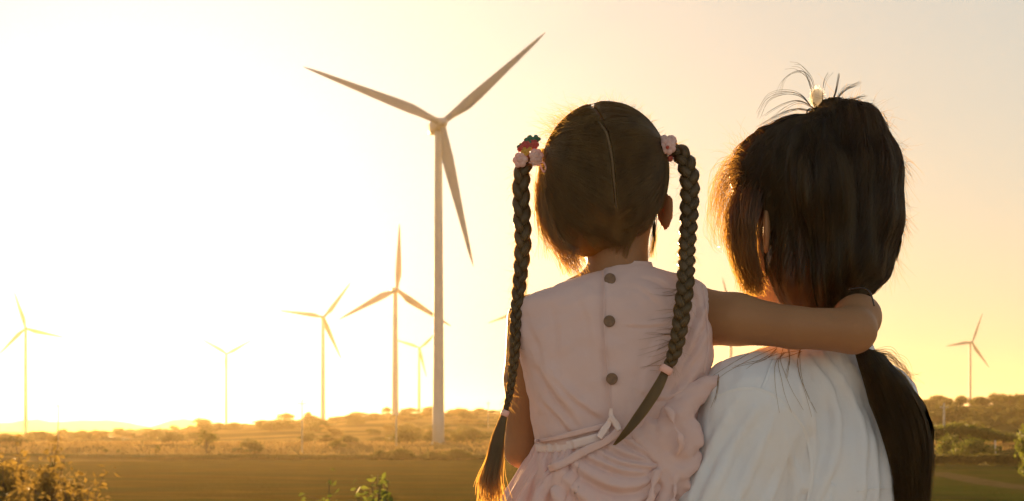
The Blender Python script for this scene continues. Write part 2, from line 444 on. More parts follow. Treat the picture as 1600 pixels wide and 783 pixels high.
# ================================================================== WIND TURBINES
def turbine(hx, hy, rpx, phase, label, Rm=36., base=None, yaw=-18, w=1.0):
    w = 1.0 if rpx > 150 else 1.3
    Y = Rm * F / rpx; X = (hx - 800) / F * Y; hzv = CZ + (HY - hy) / F * Y
    yw = math.radians(yaw)
    g0 = tz(X, Y) if base is None else CZ + (HY - base) / F * Y
    root = tag(empty('wind_turbine', (X, Y, g0)), label, 'wind turbine', 'wind turbines on the plain and hills')
    H = hzv - g0
    # rotor in front (towards camera); nacelle runs away from the camera
    fwd = np.array([math.sin(-yw), -math.cos(yw), 0.]); rt = np.array([math.cos(yw), math.sin(-yw) , 0.])
    rt = np.cross(fwd, [0, 0, 1]); rt = -rt if rt[0] < 0 else rt
    up = np.array([0, 0, 1.])
    hubc = np.array([0, 0, H])
    tow = hubc - fwd * 3.6
    z = np.linspace(0, H - 1.35, 14); pr = (1.5 - .62 * (z / H)) * w
    mesh_tower = tube(np.stack([np.full(14, tow[0]), np.full(14, tow[1]), z - (0.6 * (z == 0))], 1), pr, 28)
    mesh_obj('tower', *mesh_tower, M['steel'], root)
    # nacelle: bevelled box lofted along its axis
    secs = []
    for s, hw, hh in [(-1.0, 1.0, 1.1), (-1.3, 1.35, 1.4), (-6, 1.5, 1.55), (-9, 1.4, 1.45), (-9.4, 1.1, 1.2)]:
        th = np.linspace(0, 2 * math.pi, 20, endpoint=False)
        cx = np.sign(np.cos(th)) * np.abs(np.cos(th)) ** .45; sz = np.sign(np.sin(th)) * np.abs(np.sin(th)) ** .45
        secs.append(hubc + fwd * s + rt * (cx * hw)[:, None] + up * (sz * hh + .15)[:, None])
    v = np.concatenate(secs); n = 20; i, j = np.meshgrid(np.arange(4), np.arange(n), indexing='ij')
    f = np.stack([i * n + j, i * n + (j + 1) % n, (i + 1) * n + (j + 1) % n, (i + 1) * n + j], -1).reshape(-1, 4)
    v = np.vstack([v, secs[0].mean(0), secs[-1].mean(0)]); m = len(v)
    t3 = np.array([[j, (j + 1) % n, m - 2] for j in range(n)] + [[4 * n + (j + 1) % n, 4 * n + j, m - 1] for j in range(n)])
    mesh_obj('nacelle', v, [f, t3], M['steel'], root)
    # spinner
    a = np.linspace(0, 1, 9); rad = 1.35 * np.sqrt(np.clip(1 - (a * .98) ** 2.2, 0, 1))
    pts = hubc + fwd * (-1.0 + 3.1 * a)[:, None]
    mesh_obj('rotor_hub', *tube(pts, rad, 20), M['steel'], root)
    for k in range(3):
        th = math.radians(phase + 120 * k)
        d = rt * math.cos(th) + up * math.sin(th); c = np.cross(fwd, d)      # chord direction in the rotor plane
        t = np.linspace(0, 1, 26); L_ = 1.0 + t * (Rm - 1.0)
        ch = np.interp(t, [0, .05, .2, .3, .6, .9, 1], [1.5, 1.6, 2.9, 2.75, 1.7, .8, .12]) * w
        thk = np.interp(t, [0, .05, .2, .5, 1], [1.5, 1.4, .62, .32, .05])
        tw = np.radians(np.interp(t, [0, .2, .5, 1], [22, 18, 8, 2]))
        m_ = 14; an = np.linspace(0, 2 * math.pi, m_, endpoint=False); vs = []
        bend = -1.6 * t ** 2
        for q in range(26):
            cc = c * math.cos(tw[q]) + fwd * math.sin(tw[q]); nn = np.cross(d, cc)
            prof = np.stack([np.cos(an) * ch[q] / 2, np.sin(an) * thk[q] / 2 * (1 - .45 * np.cos(an) * (t[q] > .08))], 1)
            off = .18 * ch[q] * min(1, t[q] * 6)
            vs.append(hubc + d * L_[q] + fwd * bend[q] * -.5 + cc * (prof[:, 0] - off)[:, None] + nn * prof[:, 1][:, None])
        v = np.concatenate(vs); n = m_; i, j = np.meshgrid(np.arange(25), np.arange(n), indexing='ij')
        f = np.stack([i * n + j, i * n + (j + 1) % n, (i + 1) * n + (j + 1) % n, (i + 1) * n + j], -1).reshape(-1, 4)
        mesh_obj('blade', v, f, M['blade'], root)
    # door and base ring
    ring = tube([[tow[0], tow[1], -.4], [tow[0], tow[1], .5]], 2.1 * w, 28)
    mesh_obj('foundation', *ring, M['pole'], root)
    return root
turbine(691, 192, 229, 42.5, 'largest and nearest wind turbine, standing left of the girl', base=694)
turbine(620, 453, 104, 88, 'tall wind turbine with one blade straight up, just left of the largest one', base=681)
turbine(506, 496, 70, 53, 'wind turbine second to the left of the largest one, before the low hill')
turbine(656, 544, 47, 43, 'small far wind turbine between the two tall towers', base=652)
turbine(40, 513, 59, 107, 'hazy wind turbine at the far left edge', base=690)
turbine(354, 553, 44, 30, 'faint small wind turbine standing alone in the bright glow')
turbine(1519, 535, 50, 68.5, 'wind turbine rising behind the hill right of the woman')
turbine(815, 487, 60, 79.5, 'wind turbine mostly hidden behind the girl, blades beside her braid')
turbine(1145, 500, 69, 106, 'wind turbine hidden between the girl and the woman, under the arm', base=655)

# ================================================================== POLES
def pole(px, ytop, ybase, Y, label, arms=True, r=.14, group='utility poles in the fields'):
    X = (px - 800) / F * Y; z1 = CZ + (HY - ytop) / F * Y; g0 = min(CZ + (HY - ybase) / F * Y, tz(X, Y))
    root = tag(empty('utility_pole', (X, Y, g0)), label, 'utility pole', group); H = z1 - g0
    mesh_obj('shaft', *tube([[0, 0, -.3], [0, 0, H * .5], [0, 0, H]], [r * 1.35, r * 1.1, r * .8], 12), M['pole'], root)
    if arms:
        mesh_obj('crossarm', *box((0, -.16, H - 1.0), (2.0, .12, .14)), M['pole'], root, smooth=False)
        for k in (-.85, 0, .85):
            mesh_obj('insulator', *tube([[k, -.16, H - .93], [k, -.16, H - .80], [k, -.16, H - .66]], [.045, .07, .03], 8), M['steel'], root)
pole(91, 629, 690, 400, 'thin utility pole beside the leftmost turbine', r=.13)
pole(472, 624, 716, 312, 'thin utility pole standing alone in the dry grass left of the tall turbines', r=.12)
pole(619, 640, 693, 340, 'short utility pole at the foot of the turbine with the upright blade', False, r=.16)
pole(763, 627, 668, 620, 'distant utility pole just left of the girl\'s braid end', r=.14)
pole(1475, 630, 714, 330, 'pale concrete utility pole beside the woman\'s ponytail', r=.20)
pole(1555, 688, 716, 300, 'short pale post before the hedge at right', False, r=.17)

# ================================================================== TREES AND BUSHES
def leaf_cloud(lobes, n, size, seed, flat=.0):
    r = np.random.default_rng(seed); C = []; 
    w = np.array([l[1] ** 2 for l in lobes]); w /= w.sum()
    k = r.choice(len(lobes), n, p=w)
    d = r.normal(size=(n, 3)); d /= np.linalg.norm(d, axis=1, keepdims=True)
    rad = r.uniform(.45, 1.08, n) ** .6
    lc = np.array([l[0] for l in lobes])[k]; lr = np.array([l[1] for l in lobes])[k]
    # clumps
    c = lc + d * (rad * lr)[:, None] * np.array([1, 1, .85])
    cl = c[r.integers(0, n, n // 14)]
    q = r.integers(0, len(cl), n); m = r.random(n) < .55
    c[m] = cl[q[m]] + r.normal(size=(m.sum(), 3)) * size * 1.6
    a = r.normal(size=(n, 3)); a /= np.linalg.norm(a, axis=1, keepdims=True)
    bq = np.cross(a, r.normal(size=(n, 3))); bq /= np.linalg.norm(bq, axis=1, keepdims=True)
    s = size * r.uniform(.6, 1.3, n)[:, None]
    v = np.stack([c - a * s, c + bq * s * .5, c + a * s, c - bq * s * .5], 1).reshape(-1, 3)
    return v, np.arange(4 * n).reshape(-1, 4)
def crown_lobes(w, h, z0, n, seed):
    r = np.random.default_rng(seed); out = []
    for k in range(n):
        an = r.uniform(0, 6.28); q = r.uniform(0, 1) ** .6
        zz = r.uniform(.12, .88); wr = math.sin(math.pi * (zz * .75 + .2)) 
        out.append((np.array([math.cos(an) * q * w / 2 * wr * .75, math.sin(an) * q * w / 2 * wr * .75, z0 + h * zz]), w * r.uniform(.17, .27) * (1.0 if h > w * .6 else .8)))
    return out
KINDS = {}
def plant_kind(kind):
    """ returns (crown mesh, trunk mesh) built once at unit size: width ~1, height 1 """
    if kind in KINDS: return KINDS[kind]
    name, seed = kind.rsplit('_', 1); seed = int(seed)
    if name == 'tree': lob = crown_lobes(1.0, .62, .38, 9, seed); n, s = 2600, .042
    elif name == 'bush': lob = crown_lobes(1.1, .85, .04, 9, seed); n, s = 2600, .045
    elif name == 'hedge': 
        r = np.random.default_rng(seed); lob = [(np.array([x, r.uniform(-.1, .1), r.uniform(.3, .62)]), r.uniform(.22, .34)) for x in np.linspace(-1.2, 1.2, 13)]; n, s = 4000, .06
    elif name == 'spindly': lob = crown_lobes(.9, .7, .3, 12, seed); lob = [(c, q * .55) for c, q in lob]; n, s = 700, .04
    lv, lf = leaf_cloud(lob, n, s, seed)
    tp = []
    r = np.random.default_rng(seed + 50)
    top = np.array([r.uniform(-.06, .06), 0, .62])
    tp.append(tube(spline([[0, 0, -.06], [.02, 0, .25], top], 7), np.linspace(.035, .014, 7), 7))
    for c, q in lob[:8]:
        st = np.array([.01, 0, r.uniform(.1, .4)]) if name != 'hedge' else np.array([c[0], 0, 0.])
        tp.append(tube(spline([st, (st + c) / 2 + [0, 0, -.03], c], 6), np.linspace(.015, .004, 6), 5))
    KINDS[kind] = ((lv, lf), join(tp)); return KINDS[kind]
MESHES = {}
def plant(name, kind, px, ybase, wpx, hpx, Y, matname, label, cat, group):
    X = (px - 800) / F * Y; g0 = tz(X, Y)
    zb = CZ + (HY - ybase) / F * Y
    zt_ = zb + hpx / F * Y; h = max(zt_ - g0, .5 * hpx / F * Y); w = wpx / F * Y
    root = tag(empty(name, (X, Y, g0)), label, cat, group)
    rz = random.uniform(-.5, .5)
    for part, idx in (('crown' if 'tree' in name else 'foliage', 0), ('trunk' if 'tree' in name else 'stems', 1)):
        key = (kind, idx, matname if idx == 0 else 'bark')
        if key not in MESHES:
            v, f = plant_kind(kind)[idx]; o = mesh_obj(part, v, f, M[key[2]], root, smooth=idx == 1); MESHES[key] = o.data
        else:
            o = bpy.data.objects.new(part, MESHES[key]); COL.objects.link(o); o.parent = root
        o.scale = (w, w, h); o.rotation_euler = (0, 0, rz if 'hedge' not in kind else random.uniform(-.08, .08))
    return root
def hedge(pieces, matname, label, group=None):
    # one hedge: its foliage runs on in overlapping stretches
    px0, yb0, _, _, Y0 = pieces[0]; X0 = (px0 - 800) / F * Y0; z00 = tz(X0, Y0)
    root = tag(empty('hedge', (X0, Y0, z00)), label, 'hedge', group)
    for (px, yb, w, h, Y) in pieces:
        t = plant('hedge', 'hedge_%d' % rs.randrange(3), px, yb, w, h, Y, matname, None, None, None)
        for ch in list(t.children):
            ch.parent = root; ch.location = t.location - root.location
        bpy.data.objects.remove(t)
    return root
def zone(px, Y, what):
    names = [(100, 'below the leftmost turbine'), (300, 'below the gap in the far mountains'), (430, 'under the faint lone turbine'), (560, 'left of the two tall towers'), (690, 'between the two tall towers'), (900, 'right of the largest tower')]
    if px > 1000: names = [(1470, 'close to the ponytail'), (1520, 'left of the right-hand turbine'), (1560, 'right of the right-hand turbine'), (3000, 'by the right edge of the picture')]
    nm = [n_ for lim_, n_ in names if px < lim_][0]
    lv = 'high on' if Y > 680 else ('halfway up' if Y > 520 else 'low on')
    return ('%s %s the hazy slope %s' % (what, lv, nm)) if Y < 859 else '%s on the far crest %s' % (what, nm)
rs = random.Random(11)
# skyline, left to middle
for (px, w, h, lab) in [(448, 20, 14, 'round hazy tree on the skyline left of the standing utility pole'), (482, 10, 14, 'small hazy tree on the skyline right of the utility pole'),
                        (605, 11, 14, 'small round tree on the skyline touching the upright-bladed turbine tower'), (642, 22, 12, 'bushy tree on the skyline between the tall towers'),
                        (675, 24, 13, 'dark bushy tree on the skyline against the largest tower'), (751, 18, 10, 'low tree on the skyline right of the largest tower'),
                        (560, 24, 9, 'flat-topped tree on the hazy crest left of the tall turbines'), (316, 26, 14, 'hazy tree on the low ridge near the faint lone turbine')]:
    Y = 960; plant('skyline_tree', 'tree_%d' % rs.randrange(3), px, np.interp(px, CR_PX, CR_Y) + 2, w * 1.4, h * 1.25, Y, 'leaf_dark', lab, 'tree', 'trees on the far crest')
for px in list(range(150, 800, 13)):
    px += rs.uniform(-6, 6); Y = rs.uniform(860, 980)
    plant('crest_shrub', 'bush_%d' % rs.randrange(3), px, np.interp(px, CR_PX, CR_Y) + 3, rs.uniform(14, 34), rs.uniform(6, 12), Y, 'leaf_dark',
          zone(px, 950, 'low hazy shrub'), 'shrub', 'shrubs ' + zone(px, 950, '').strip())
# slope shrubs
for k in range(120):
    px = rs.uniform(-20, 800); Y = rs.uniform(400, 850)
    X = (px - 800) / F * Y; yb = HY - (tz(X, Y) - CZ) / Y * F
    plant('slope_shrub', 'bush_%d' % rs.randrange(3), px, yb, rs.uniform(14, 40), rs.uniform(6, 14), Y, rs.choice(['leaf_dark', 'leaf_dry', 'leaf_dark']),
          zone(px, Y, 'scrubby bush'), 'shrub', 'scrub ' + zone(px, Y, '').strip())
for (px, yb, w, h, Y, k, lab) in [
    (636, 692, 50, 22, 380, 'bush_1', 'wide dark shrub just left of the largest turbine\'s foot'),
    (673, 692, 20, 22, 375, 'bush_2', 'small dark round shrub touching the left side of the largest tower'),
    (714, 690, 26, 14, 385, 'bush_0', 'shrub just right of the largest turbine\'s foot'),
    (745, 700, 30, 12, 350, 'bush_1', 'dark low shrub halfway between the largest tower and the braid'),
    (740, 688, 60, 20, 420, 'bush_2', 'broad green shrub behind the largest turbine on the right'),
    (393, 711, 40, 24, 315, 'bush_0', 'dark rounded shrub alone at the field edge below the glow'),
    (375, 711, 34, 12, 318, 'bush_2', 'low spread shrub beside the dark rounded one'),
    (528, 705, 28, 18, 330, 'bush_2', 'dark shrub in dry grass right of the utility pole'),
    (545, 694, 30, 15, 350, 'bush_1', 'shrub behind the dark one right of the utility pole'),
    (20, 700, 60, 20, 340, 'bush_1', 'reddish dark thicket under the leftmost turbine'),
    (165, 718, 12, 18, 305, 'spindly_1', 'small spindly bush at the field edge, left in the glow'),
    (185, 718, 10, 16, 306, 'spindly_2', 'thin spindly bush right of the one at the field edge'),
    (247, 716, 14, 20, 306, 'spindly_0', 'upright spindly bush at the field edge under the gap of the hills')]:
    plant('shrub', k, px, yb, w, h, Y, 'leaf_dark', lab, 'shrub', 'shrubs near the turbines')
plant('field_tree', 'spindly_1', 322, 712, 46, 44, 310, 'leaf_dark', 'thin see-through tree at the field edge in the golden glow', 'tree', None)
# dark ragged hedge rows at the far edge of the field
hedge([(px, 719, 30, 10, 298) for px in range(-10, 800, 40)], 'leaf_dark', 'long low dark hedge along the far edge of the brown field')
for px, w_, h_, lab in ((596, 30, 18, 'dark hedge clump at the field edge under the upright-bladed turbine'), (628, 38, 21, 'wide dark clump at the field edge between the two tall towers'),
                        (676, 26, 15, 'small dark clump at the field edge touching below the largest tower'), (715, 44, 20, 'wide dark clump at the field edge right of the largest tower')):
    plant('shrub', 'bush_1', px, 719, w_, h_, 296, 'leaf_dark', lab, 'shrub', 'dark clumps at the field edge')
# right of the woman
for (px, w, h, lab) in [(1470, 22, 18, 'round skyline tree right behind the ponytail'), (1505, 14, 17, 'skyline tree left of the right-hand turbine'),
                        (1490, 14, 9, 'small skyline tree between two larger ones left of the right-hand turbine'), (1537, 16, 12, 'skyline tree just right of the right-hand turbine tower'),
                        (1558, 22, 17, 'broad skyline tree second from the right'), (1574, 18, 15, 'skyline tree leaning on the broad one at right'), (1590, 9, 16, 'small tall skyline tree at the right edge')]:
    plant('skyline_tree', 'tree_%d' % rs.randrange(3), px, np.interp(px, CR_PX, CR_Y) + 3, w * 1.5, h * 1.35, 940, 'leaf_dark', lab, 'tree', 'trees on the far crest at right')
for k in range(110):
    px = rs.uniform(1380, 1640); Y = rs.uniform(450, 930)
    X = (px - 800) / F * Y; yb = HY - (tz(X, Y) - CZ) / Y * F
    plant('slope_shrub', 'bush_%d' % rs.randrange(3), px, yb, rs.uniform(20, 46), rs.uniform(9, 17), Y, 'leaf_dark',
          zone(px, Y, 'scrubby bush'), 'shrub', 'scrub ' + zone(px, Y, '').strip())
for oi, (px, h) in enumerate([(1420, 46), (1446, 48), (1462, 44), (1482, 50), (1500, 52), (1519, 50), (1536, 46), (1552, 40), (1567, 34), (1583, 30)]):
    plant('orchard_tree', 'tree_%d' % rs.randrange(3), px, 714, 46, h, 330, 'leaf_green', (['first', 'second', 'third', 'fourth', 'fifth', 'sixth', 'seventh', 'eighth', 'ninth', 'tenth'][oi] + ' tree from the left in the green row behind the right-hand hedge'), 'tree', 'row of green trees behind the hedge')
plant('big_bush', 'bush_1', 1524, 727, 64, 48, 262, 'leaf_green', 'big dark green bush standing out of the hedge at right', 'bush', None)
plant('big_bush', 'bush_2', 1492, 718, 46, 42, 285, 'leaf_green', 'dark green bush between the pale pole and the biggest bush', 'bush', None)
hedge([(px, 731, 18, 24, 248) for px in range(1400, 1650, 22)], 'leaf_dark', 'dark trimmed hedge bordering the green field at right')
plant('field_tree', 'bush_0', 1604, 748, 48, 76, 190, 'leaf_green', 'tall bushy tree cut by the right edge of the picture', 'tree', None)

# ---- dry grass standing between field and slope
r = np.random.default_rng(3); n = 9000
pxs = r.uniform(-60, 1640, n); Y = r.uniform(299, 352, n); X = (pxs - 800) / F * Y
dens = vnoise(np.stack([X, Y * 2, Y * 0], 1), 30, 5); keep = dens > -.25; X, Y = X[keep], Y[keep]; n = len(X)
z0 = terrain(X, Y); V = []; hgt = r.uniform(.35, .95, n); wd = r.uniform(.25, .6, n); an = r.uniform(0, 3.14, n)
lean = r.normal(0, .25, (n, 2))
for k in range(3):
    a = an + k * 1.05; dx, dy = np.cos(a) * wd / 2, np.sin(a) * wd / 2
    V.append(np.stack([np.stack([X - dx * .4, Y - dy * .4, z0 - .05], 1), np.stack([X + dx * .4, Y + dy * .4, z0 - .05], 1),
                       np.stack([X + dx + lean[:, 0], Y + dy + lean[:, 1], z0 + hgt], 1), np.stack([X - dx * .9 + lean[:, 0], Y - dy * .9 + lean[:, 1], z0 + hgt * .8], 1)], 1))
V = np.concatenate(V).reshape(-1, 3)
M['grass'] = mat('dry_grass', (.20, .14, .06), (.33, .24, .11), .05, .9, trans=.45, tcol=(.45, .31, .12), spec=.1)
go = mesh_obj('dry_grass', V, np.arange(len(V)).reshape(-1, 4), M['grass'], smooth=False)
tag(go, 'dry golden grass standing between the field and the turbines', 'grass', kind='stuff')

# ---- near leafy plants, a dozen to thirty metres away
def sapling(px, Y, ytop, nstem, seed, label, leaf, leafmatn, spread, dens=26):
    r = np.random.default_rng(seed); X = (px - 800) / F * Y; g0 = tz(X, Y); H = CZ + (HY - ytop) / F * Y - g0
    root = tag(empty('leafy_bush', (X, Y, g0)), label, 'bush', 'leafy bushes on the near slope')
    st = []; LV = []
    for k in range(nstem):
        an = r.uniform(0, 6.28); q = spread * r.uniform(.2, 1); h = H * r.uniform(.62, 1.0) * (1 if k else 1 / .9) 
        tip = np.array([math.cos(an) * q, math.sin(an) * q, min(h, H)])
        c = spline([[0, 0, -.05], [tip[0] * .35, tip[1] * .35, tip[2] * .5], tip], 14); st.append(tube(c, np.linspace(.012, .002, 14) * H, 6))
        for m_ in range(7):
            s = c[4 + m_]; e = s + r.normal(size=3) * np.array([.16, .16, .05]) * H * .6 + [0, 0, .10 * H]
            tw = spline([s, (s + e) / 2 + [0, 0, .02], e], 6); st.append(tube(tw, np.linspace(.003, .001, 6) * H, 4))
            for w_ in range(dens // 2):
                LV.append(tw[r.integers(1, 6)] + r.normal(size=3) * leaf * .9)
        for w_ in range(dens): LV.append(c[r.integers(5, 14)] + r.normal(size=3) * leaf)
    c = np.array(LV); n = len(c); a = r.normal(size=(n, 3)); a[:, 2] = a[:, 2] * .6; a /= np.linalg.norm(a, axis=1, keepdims=True)
    bq = np.cross(a, r.normal(size=(n, 3))); bq /= np.linalg.norm(bq, axis=1, keepdims=True); nn = np.cross(a, bq)
    s = leaf * r.uniform(.5, 1.15, n)[:, None]
    v = np.stack([c - a * s, c - a * s * .2 + bq * s * .42, c + a * s, c - a * s * .2 - bq * s * .42], 1)
    v[:, 1] += nn * s * .15; v[:, 3] += nn * s * .15
    mesh_obj('stems', *join(st), M['bark'], root)
    mesh_obj('foliage', v.reshape(-1, 3), np.arange(4 * n).reshape(-1, 4), leafmatn, root, smooth=False)
    return root
sapling(515, 11.5, 733, 5, 1, 'leafy sprig poking up at the bottom edge, left one of the pair before the field', .040, M['leaf_green'], .12, 10)
sapling(590, 11.0, 742, 7, 2, 'leafy bush tip at the bottom edge, right one of the pair before the field', .040, M['leaf_green'], .22, 16)
sapling(60, 27, 690, 16, 4, 'tallest blurry bush at lower left under the leftmost turbines', .085, M['leaf_dry'], .75, 60)
sapling(5, 24, 708, 14, 5, 'blurry bush cut by the left edge of the picture', .085, M['leaf_dry'], .7, 60)
sapling(118, 25, 722, 12, 6, 'lower blurry bush on the right of the lower-left thicket', .075, M['leaf_dry'], .5, 50)
sapling(40, 21, 742, 12, 8, 'short front bush in the lower-left corner', .07, M['leaf_dry'], .6, 50)

# ================================================================== THE GIRL
girl = tag(empty('person', (0.10, 1.86, 0.55)), 'small girl with two long braids in a sleeveless pink dress, arm round the woman', 'person', 'woman and child')
gC = P(945, 272, 1.865)                    # skull centre

def hand_sdf(p, wrist, d, n, side, s=1.0, curl=.5):
    """palm and five fingers. d = direction of the fingers, n = palm normal (fingers curl towards it), side = +-1 thumb side"""
    wrist = np.asarray(wrist, float); d = np.asarray(d, float); d /= np.linalg.norm(d)
    n = np.asarray(n, float); n = n - d * (n @ d); n /= np.linalg.norm(n); l = np.cross(d, n) * side
    res = rc(p, wrist, wrist + d * .045 * s, .019 * s, .021 * s)
    for k in range(4):
        res = smin(res, rc(p, wrist + d * .02 * s + l * (.010 * (1.3 - k)) * s, wrist + d * .072 * s + l * (.016 * (1.5 - k)) * s, .012 * s, .0095 * s), .006 * s)
    for k in range(4):
        L_ = (.036, .042, .039, .030)[k] * s; a = wrist + d * .074 * s + l * (.017 * (1.5 - k)) * s; r0 = (.0088, .009, .0086, .0076)[k] * s
        ang = curl * .6; q = d
        for seg in (1.0, .68, .55):
            dd = d * math.cos(ang) + n * math.sin(ang); b_ = a + dd * L_ * seg * .62
            res = smin(res, rc(p, a, b_, r0, r0 * .9), .0015 * s); a = b_; r0 *= .9; ang += curl
    a = wrist + d * .018 * s + l * .018 * s; b_ = a + (d * .55 + l * .75 + n * .3) * .034 * s; c_ = b_ + (d * .85 + l * .25 + n * .4) * .027 * s
    res = smin(res, rc(p, a, b_, .012 * s, .0105 * s), .006 * s); res = smin(res, rc(p, b_, c_, .010 * s, .0082 * s), .003 * s)
    return res
def face_sdf(d0, p, C, s, yaw):
    """C = skull centre; adds jaw, nose, lips, brow; carves eye sockets"""
    f, l = frame(yaw); u = np.array([0, 0, 1.]); q = lambda a, b, c: C + (f * a + l * b + u * c) * s
    d = smin(d0, ell(p, q(.030, 0, -.055), np.array([.058, .062, .062]) * s, yaw), .03 * s)
    d = smin(d, ell(p, q(.055, 0, -.105), np.array([.030, .028, .024]) * s, yaw), .025 * s)
    d = smin(d, ell(p, q(.082, 0, .002), np.array([.050, .014, .012]) * s, yaw), .018 * s)
    d = smin(d, rc(p, q(.092, 0, -.008), q(.108, 0, -.040), .007 * s, .012 * s), .010 * s)
    for e in (-1, 1):
        d = smin(d, ell(p, q(.098, e * .012, -.043), np.array([.007, .009, .007]) * s, yaw), .006 * s)
        d = sub(d, ell(p, q(.100, e * .032, -.017), np.array([.015, .012, .009]) * s, yaw), .008 * s)
    d = smin(d, ell(p, q(.088, 0, -.067), np.array([.021, .009, .0045]) * s, yaw), .005 * s)
    d = smin(d, ell(p, q(.086, 0, -.077), np.array([.018, .009, .005]) * s, yaw), .005 * s)
    return d
def ear_sdf(p, c, s, out, fw):
    """auricle: c centre, out = direction away from head, fw = forward"""
    u = np.array([0, 0, 1.]); out = np.asarray(out); fw = np.asarray(fw)
    ax = out * .80 - fw * .60; thick = np.cross(ax, u); thick /= np.linalg.norm(thick)
    q = p - c; qa, qt, qu = q @ ax, q @ thick, q @ u
    w = .016 * (1 + .25 * np.clip(qu / (.03 * s), -1, 1))
    k = np.stack([qa / (w * s), qt / (.0055 * s), qu / (.030 * s)], 1); kk = np.linalg.norm(k, axis=1)
    d = (kk - 1) * .0055 * s
    bowl = ell(p, c + thick * .006 * s * np.sign(thick @ fw) + ax * .001, (.008 * s, .005 * s, .019 * s), math.atan2(-fw[0], fw[1]))
    return sub(d, bowl, .003 * s)

G_SH = P(1078, 495, 1.866); G_EL = P(1333, 517, 1.785)
G_W = P(1322, 488, 1.925)
def girl_skull(p): return ell(p, gC + [0, .004, 0], (.0765, .090, .0860))
def girl_neck(p): return rc(p, P(962, 350, 1.868), P(968, 450, 1.858), .042, .038)
def girl_body(p):
    d = girl_skull(p)
    d = face_sdf(d, p, gC + [0, 0, .0], .92, 0.0)
    d = smin(d, girl_neck(p), .022)
    t = rc(p, P(862, 500, 1.86), P(1060, 496, 1.86), .034, .034)
    t = smin(t, ell(p, P(955, 560, 1.862), (.108, .060, .12)), .03)
    t = smin(t, ell(p, P(955, 700, 1.865), (.088, .062, .10)), .03)
    t = smin(t, ell(p, [.135, 1.88, 1.045], (.095, .075, .075)), .03)
    t = smin(t, rc(p, P(1010, 476, 1.86), P(1066, 486, 1.86), .026, .034), .02)
    d = smin(d, t, .018)
    # right arm round the woman's neck
    a = rc(p, G_SH, P(1150, 499, 1.83), .040, .0325)
    a = smin(a, rc(p, P(1150, 499, 1.83), P(1240, 512, 1.80), .0325, .0255), .01)
    a = smin(a, rc(p, P(1240, 512, 1.80), G_EL, .0255, .0285), .01)
    a = smin(a, rc(p, G_EL, P(1340, 497, 1.83), .0275, .0285), .008)
    a = smin(a, rc(p, P(1342, 494, 1.82), P(1306, 490, 2.0), .0275, .019), .010)
    a = sub(a, rc(p, P(1296, 486, 1.772), P(1318, 500, 1.752), .004, .002), .006)
    d = smin(d, a, .016)
    # left arm hanging, forearm forward
    e = P(818, 700, 1.90)
    a = rc(p, P(832, 500, 1.865), P(822, 590, 1.88), .034, .029)
    a = smin(a, rc(p, P(822, 590, 1.88), e, .028, .025), .01)
    a = smin(a, rc(p, e, P(940, 690, 1.995), .026, .018), .01)
    d = smin(d, a, .012)
    # legs, hanging in front
    for sx_ in (-1, 1):
        h = np.array([.135 + sx_ * .045, 1.90, 1.035]); k = np.array([.14 + sx_ * .06, 2.08, .98]); an = np.array([.15 + sx_ * .05, 2.11, .76])
        l_ = smin(rc(p, h, k, .056, .040), rc(p, k, an, .038, .022), .02)
        l_ = smin(l_, rc(p, an + [0, -.01, -.02], an + [0, .085, -.045], .021, .015), .012)
        d = smin(d, l_, .02)
    d = smin(d, hand_sdf(p, P(1306, 492, 2.0), (-.75, .35, -.25), (-.4, -.9, 0), 1, .62, .45), .006)
    d = smin(d, hand_sdf(p, P(940, 690, 1.995), (.9, .35, .1), (0, .3, -1), 1, .62, .35), .006)
    f, l = frame(0); 
    for s_ in (-1, 1):
        out = -l * s_
        d = smin(d, ear_sdf(p, gC + [s_ * (.0765 + .004), .012, -.0475], .86, out, f), .003)
    return d
v, f = nets(girl_body, (-.03, 1.72, .68), (.50, 2.20, 1.60), .0036)
v = relax(v, f, 2, .4)
gb = world_child('body', v, f, M['skin'], girl)
# a finer head than the body grid would give is not needed: it is under hair. eyes:
M['eye'] = mat('eye', (.75, .72, .68), rough=.15, spec=.5); M['iris'] = mat('iris', (.03, .015, .008), rough=.1, spec=.5)
def ball(c, r, n=12, squash=(1, 1, 1)):
    t = np.linspace(-math.pi / 2, math.pi / 2, n); pts = np.stack([np.zeros(n), np.zeros(n), np.sin(t) * r], 1)
    v, f = tube(pts, np.maximum(np.cos(t) * r, 1e-5), 16); return v * np.array(squash) + np.asarray(c), f
def eyes(C, s, yaw, root):
    f_, l_ = frame(yaw)
    for e in (-1, 1):
        c = C + (f_ * .0855 + l_ * e * .032 + np.array([0, 0, -.017])) * s
        v1, f1 = ball(c, .0115 * s); eo = world_child('eye', v1, f1, M['eye'], root)
        v1, f1 = ball(c + f_ * .0065 * s, .0058 * s); world_child('iris', v1, f1, M['iris'], eo)
eyes(gC, .92, 0.0, girl)

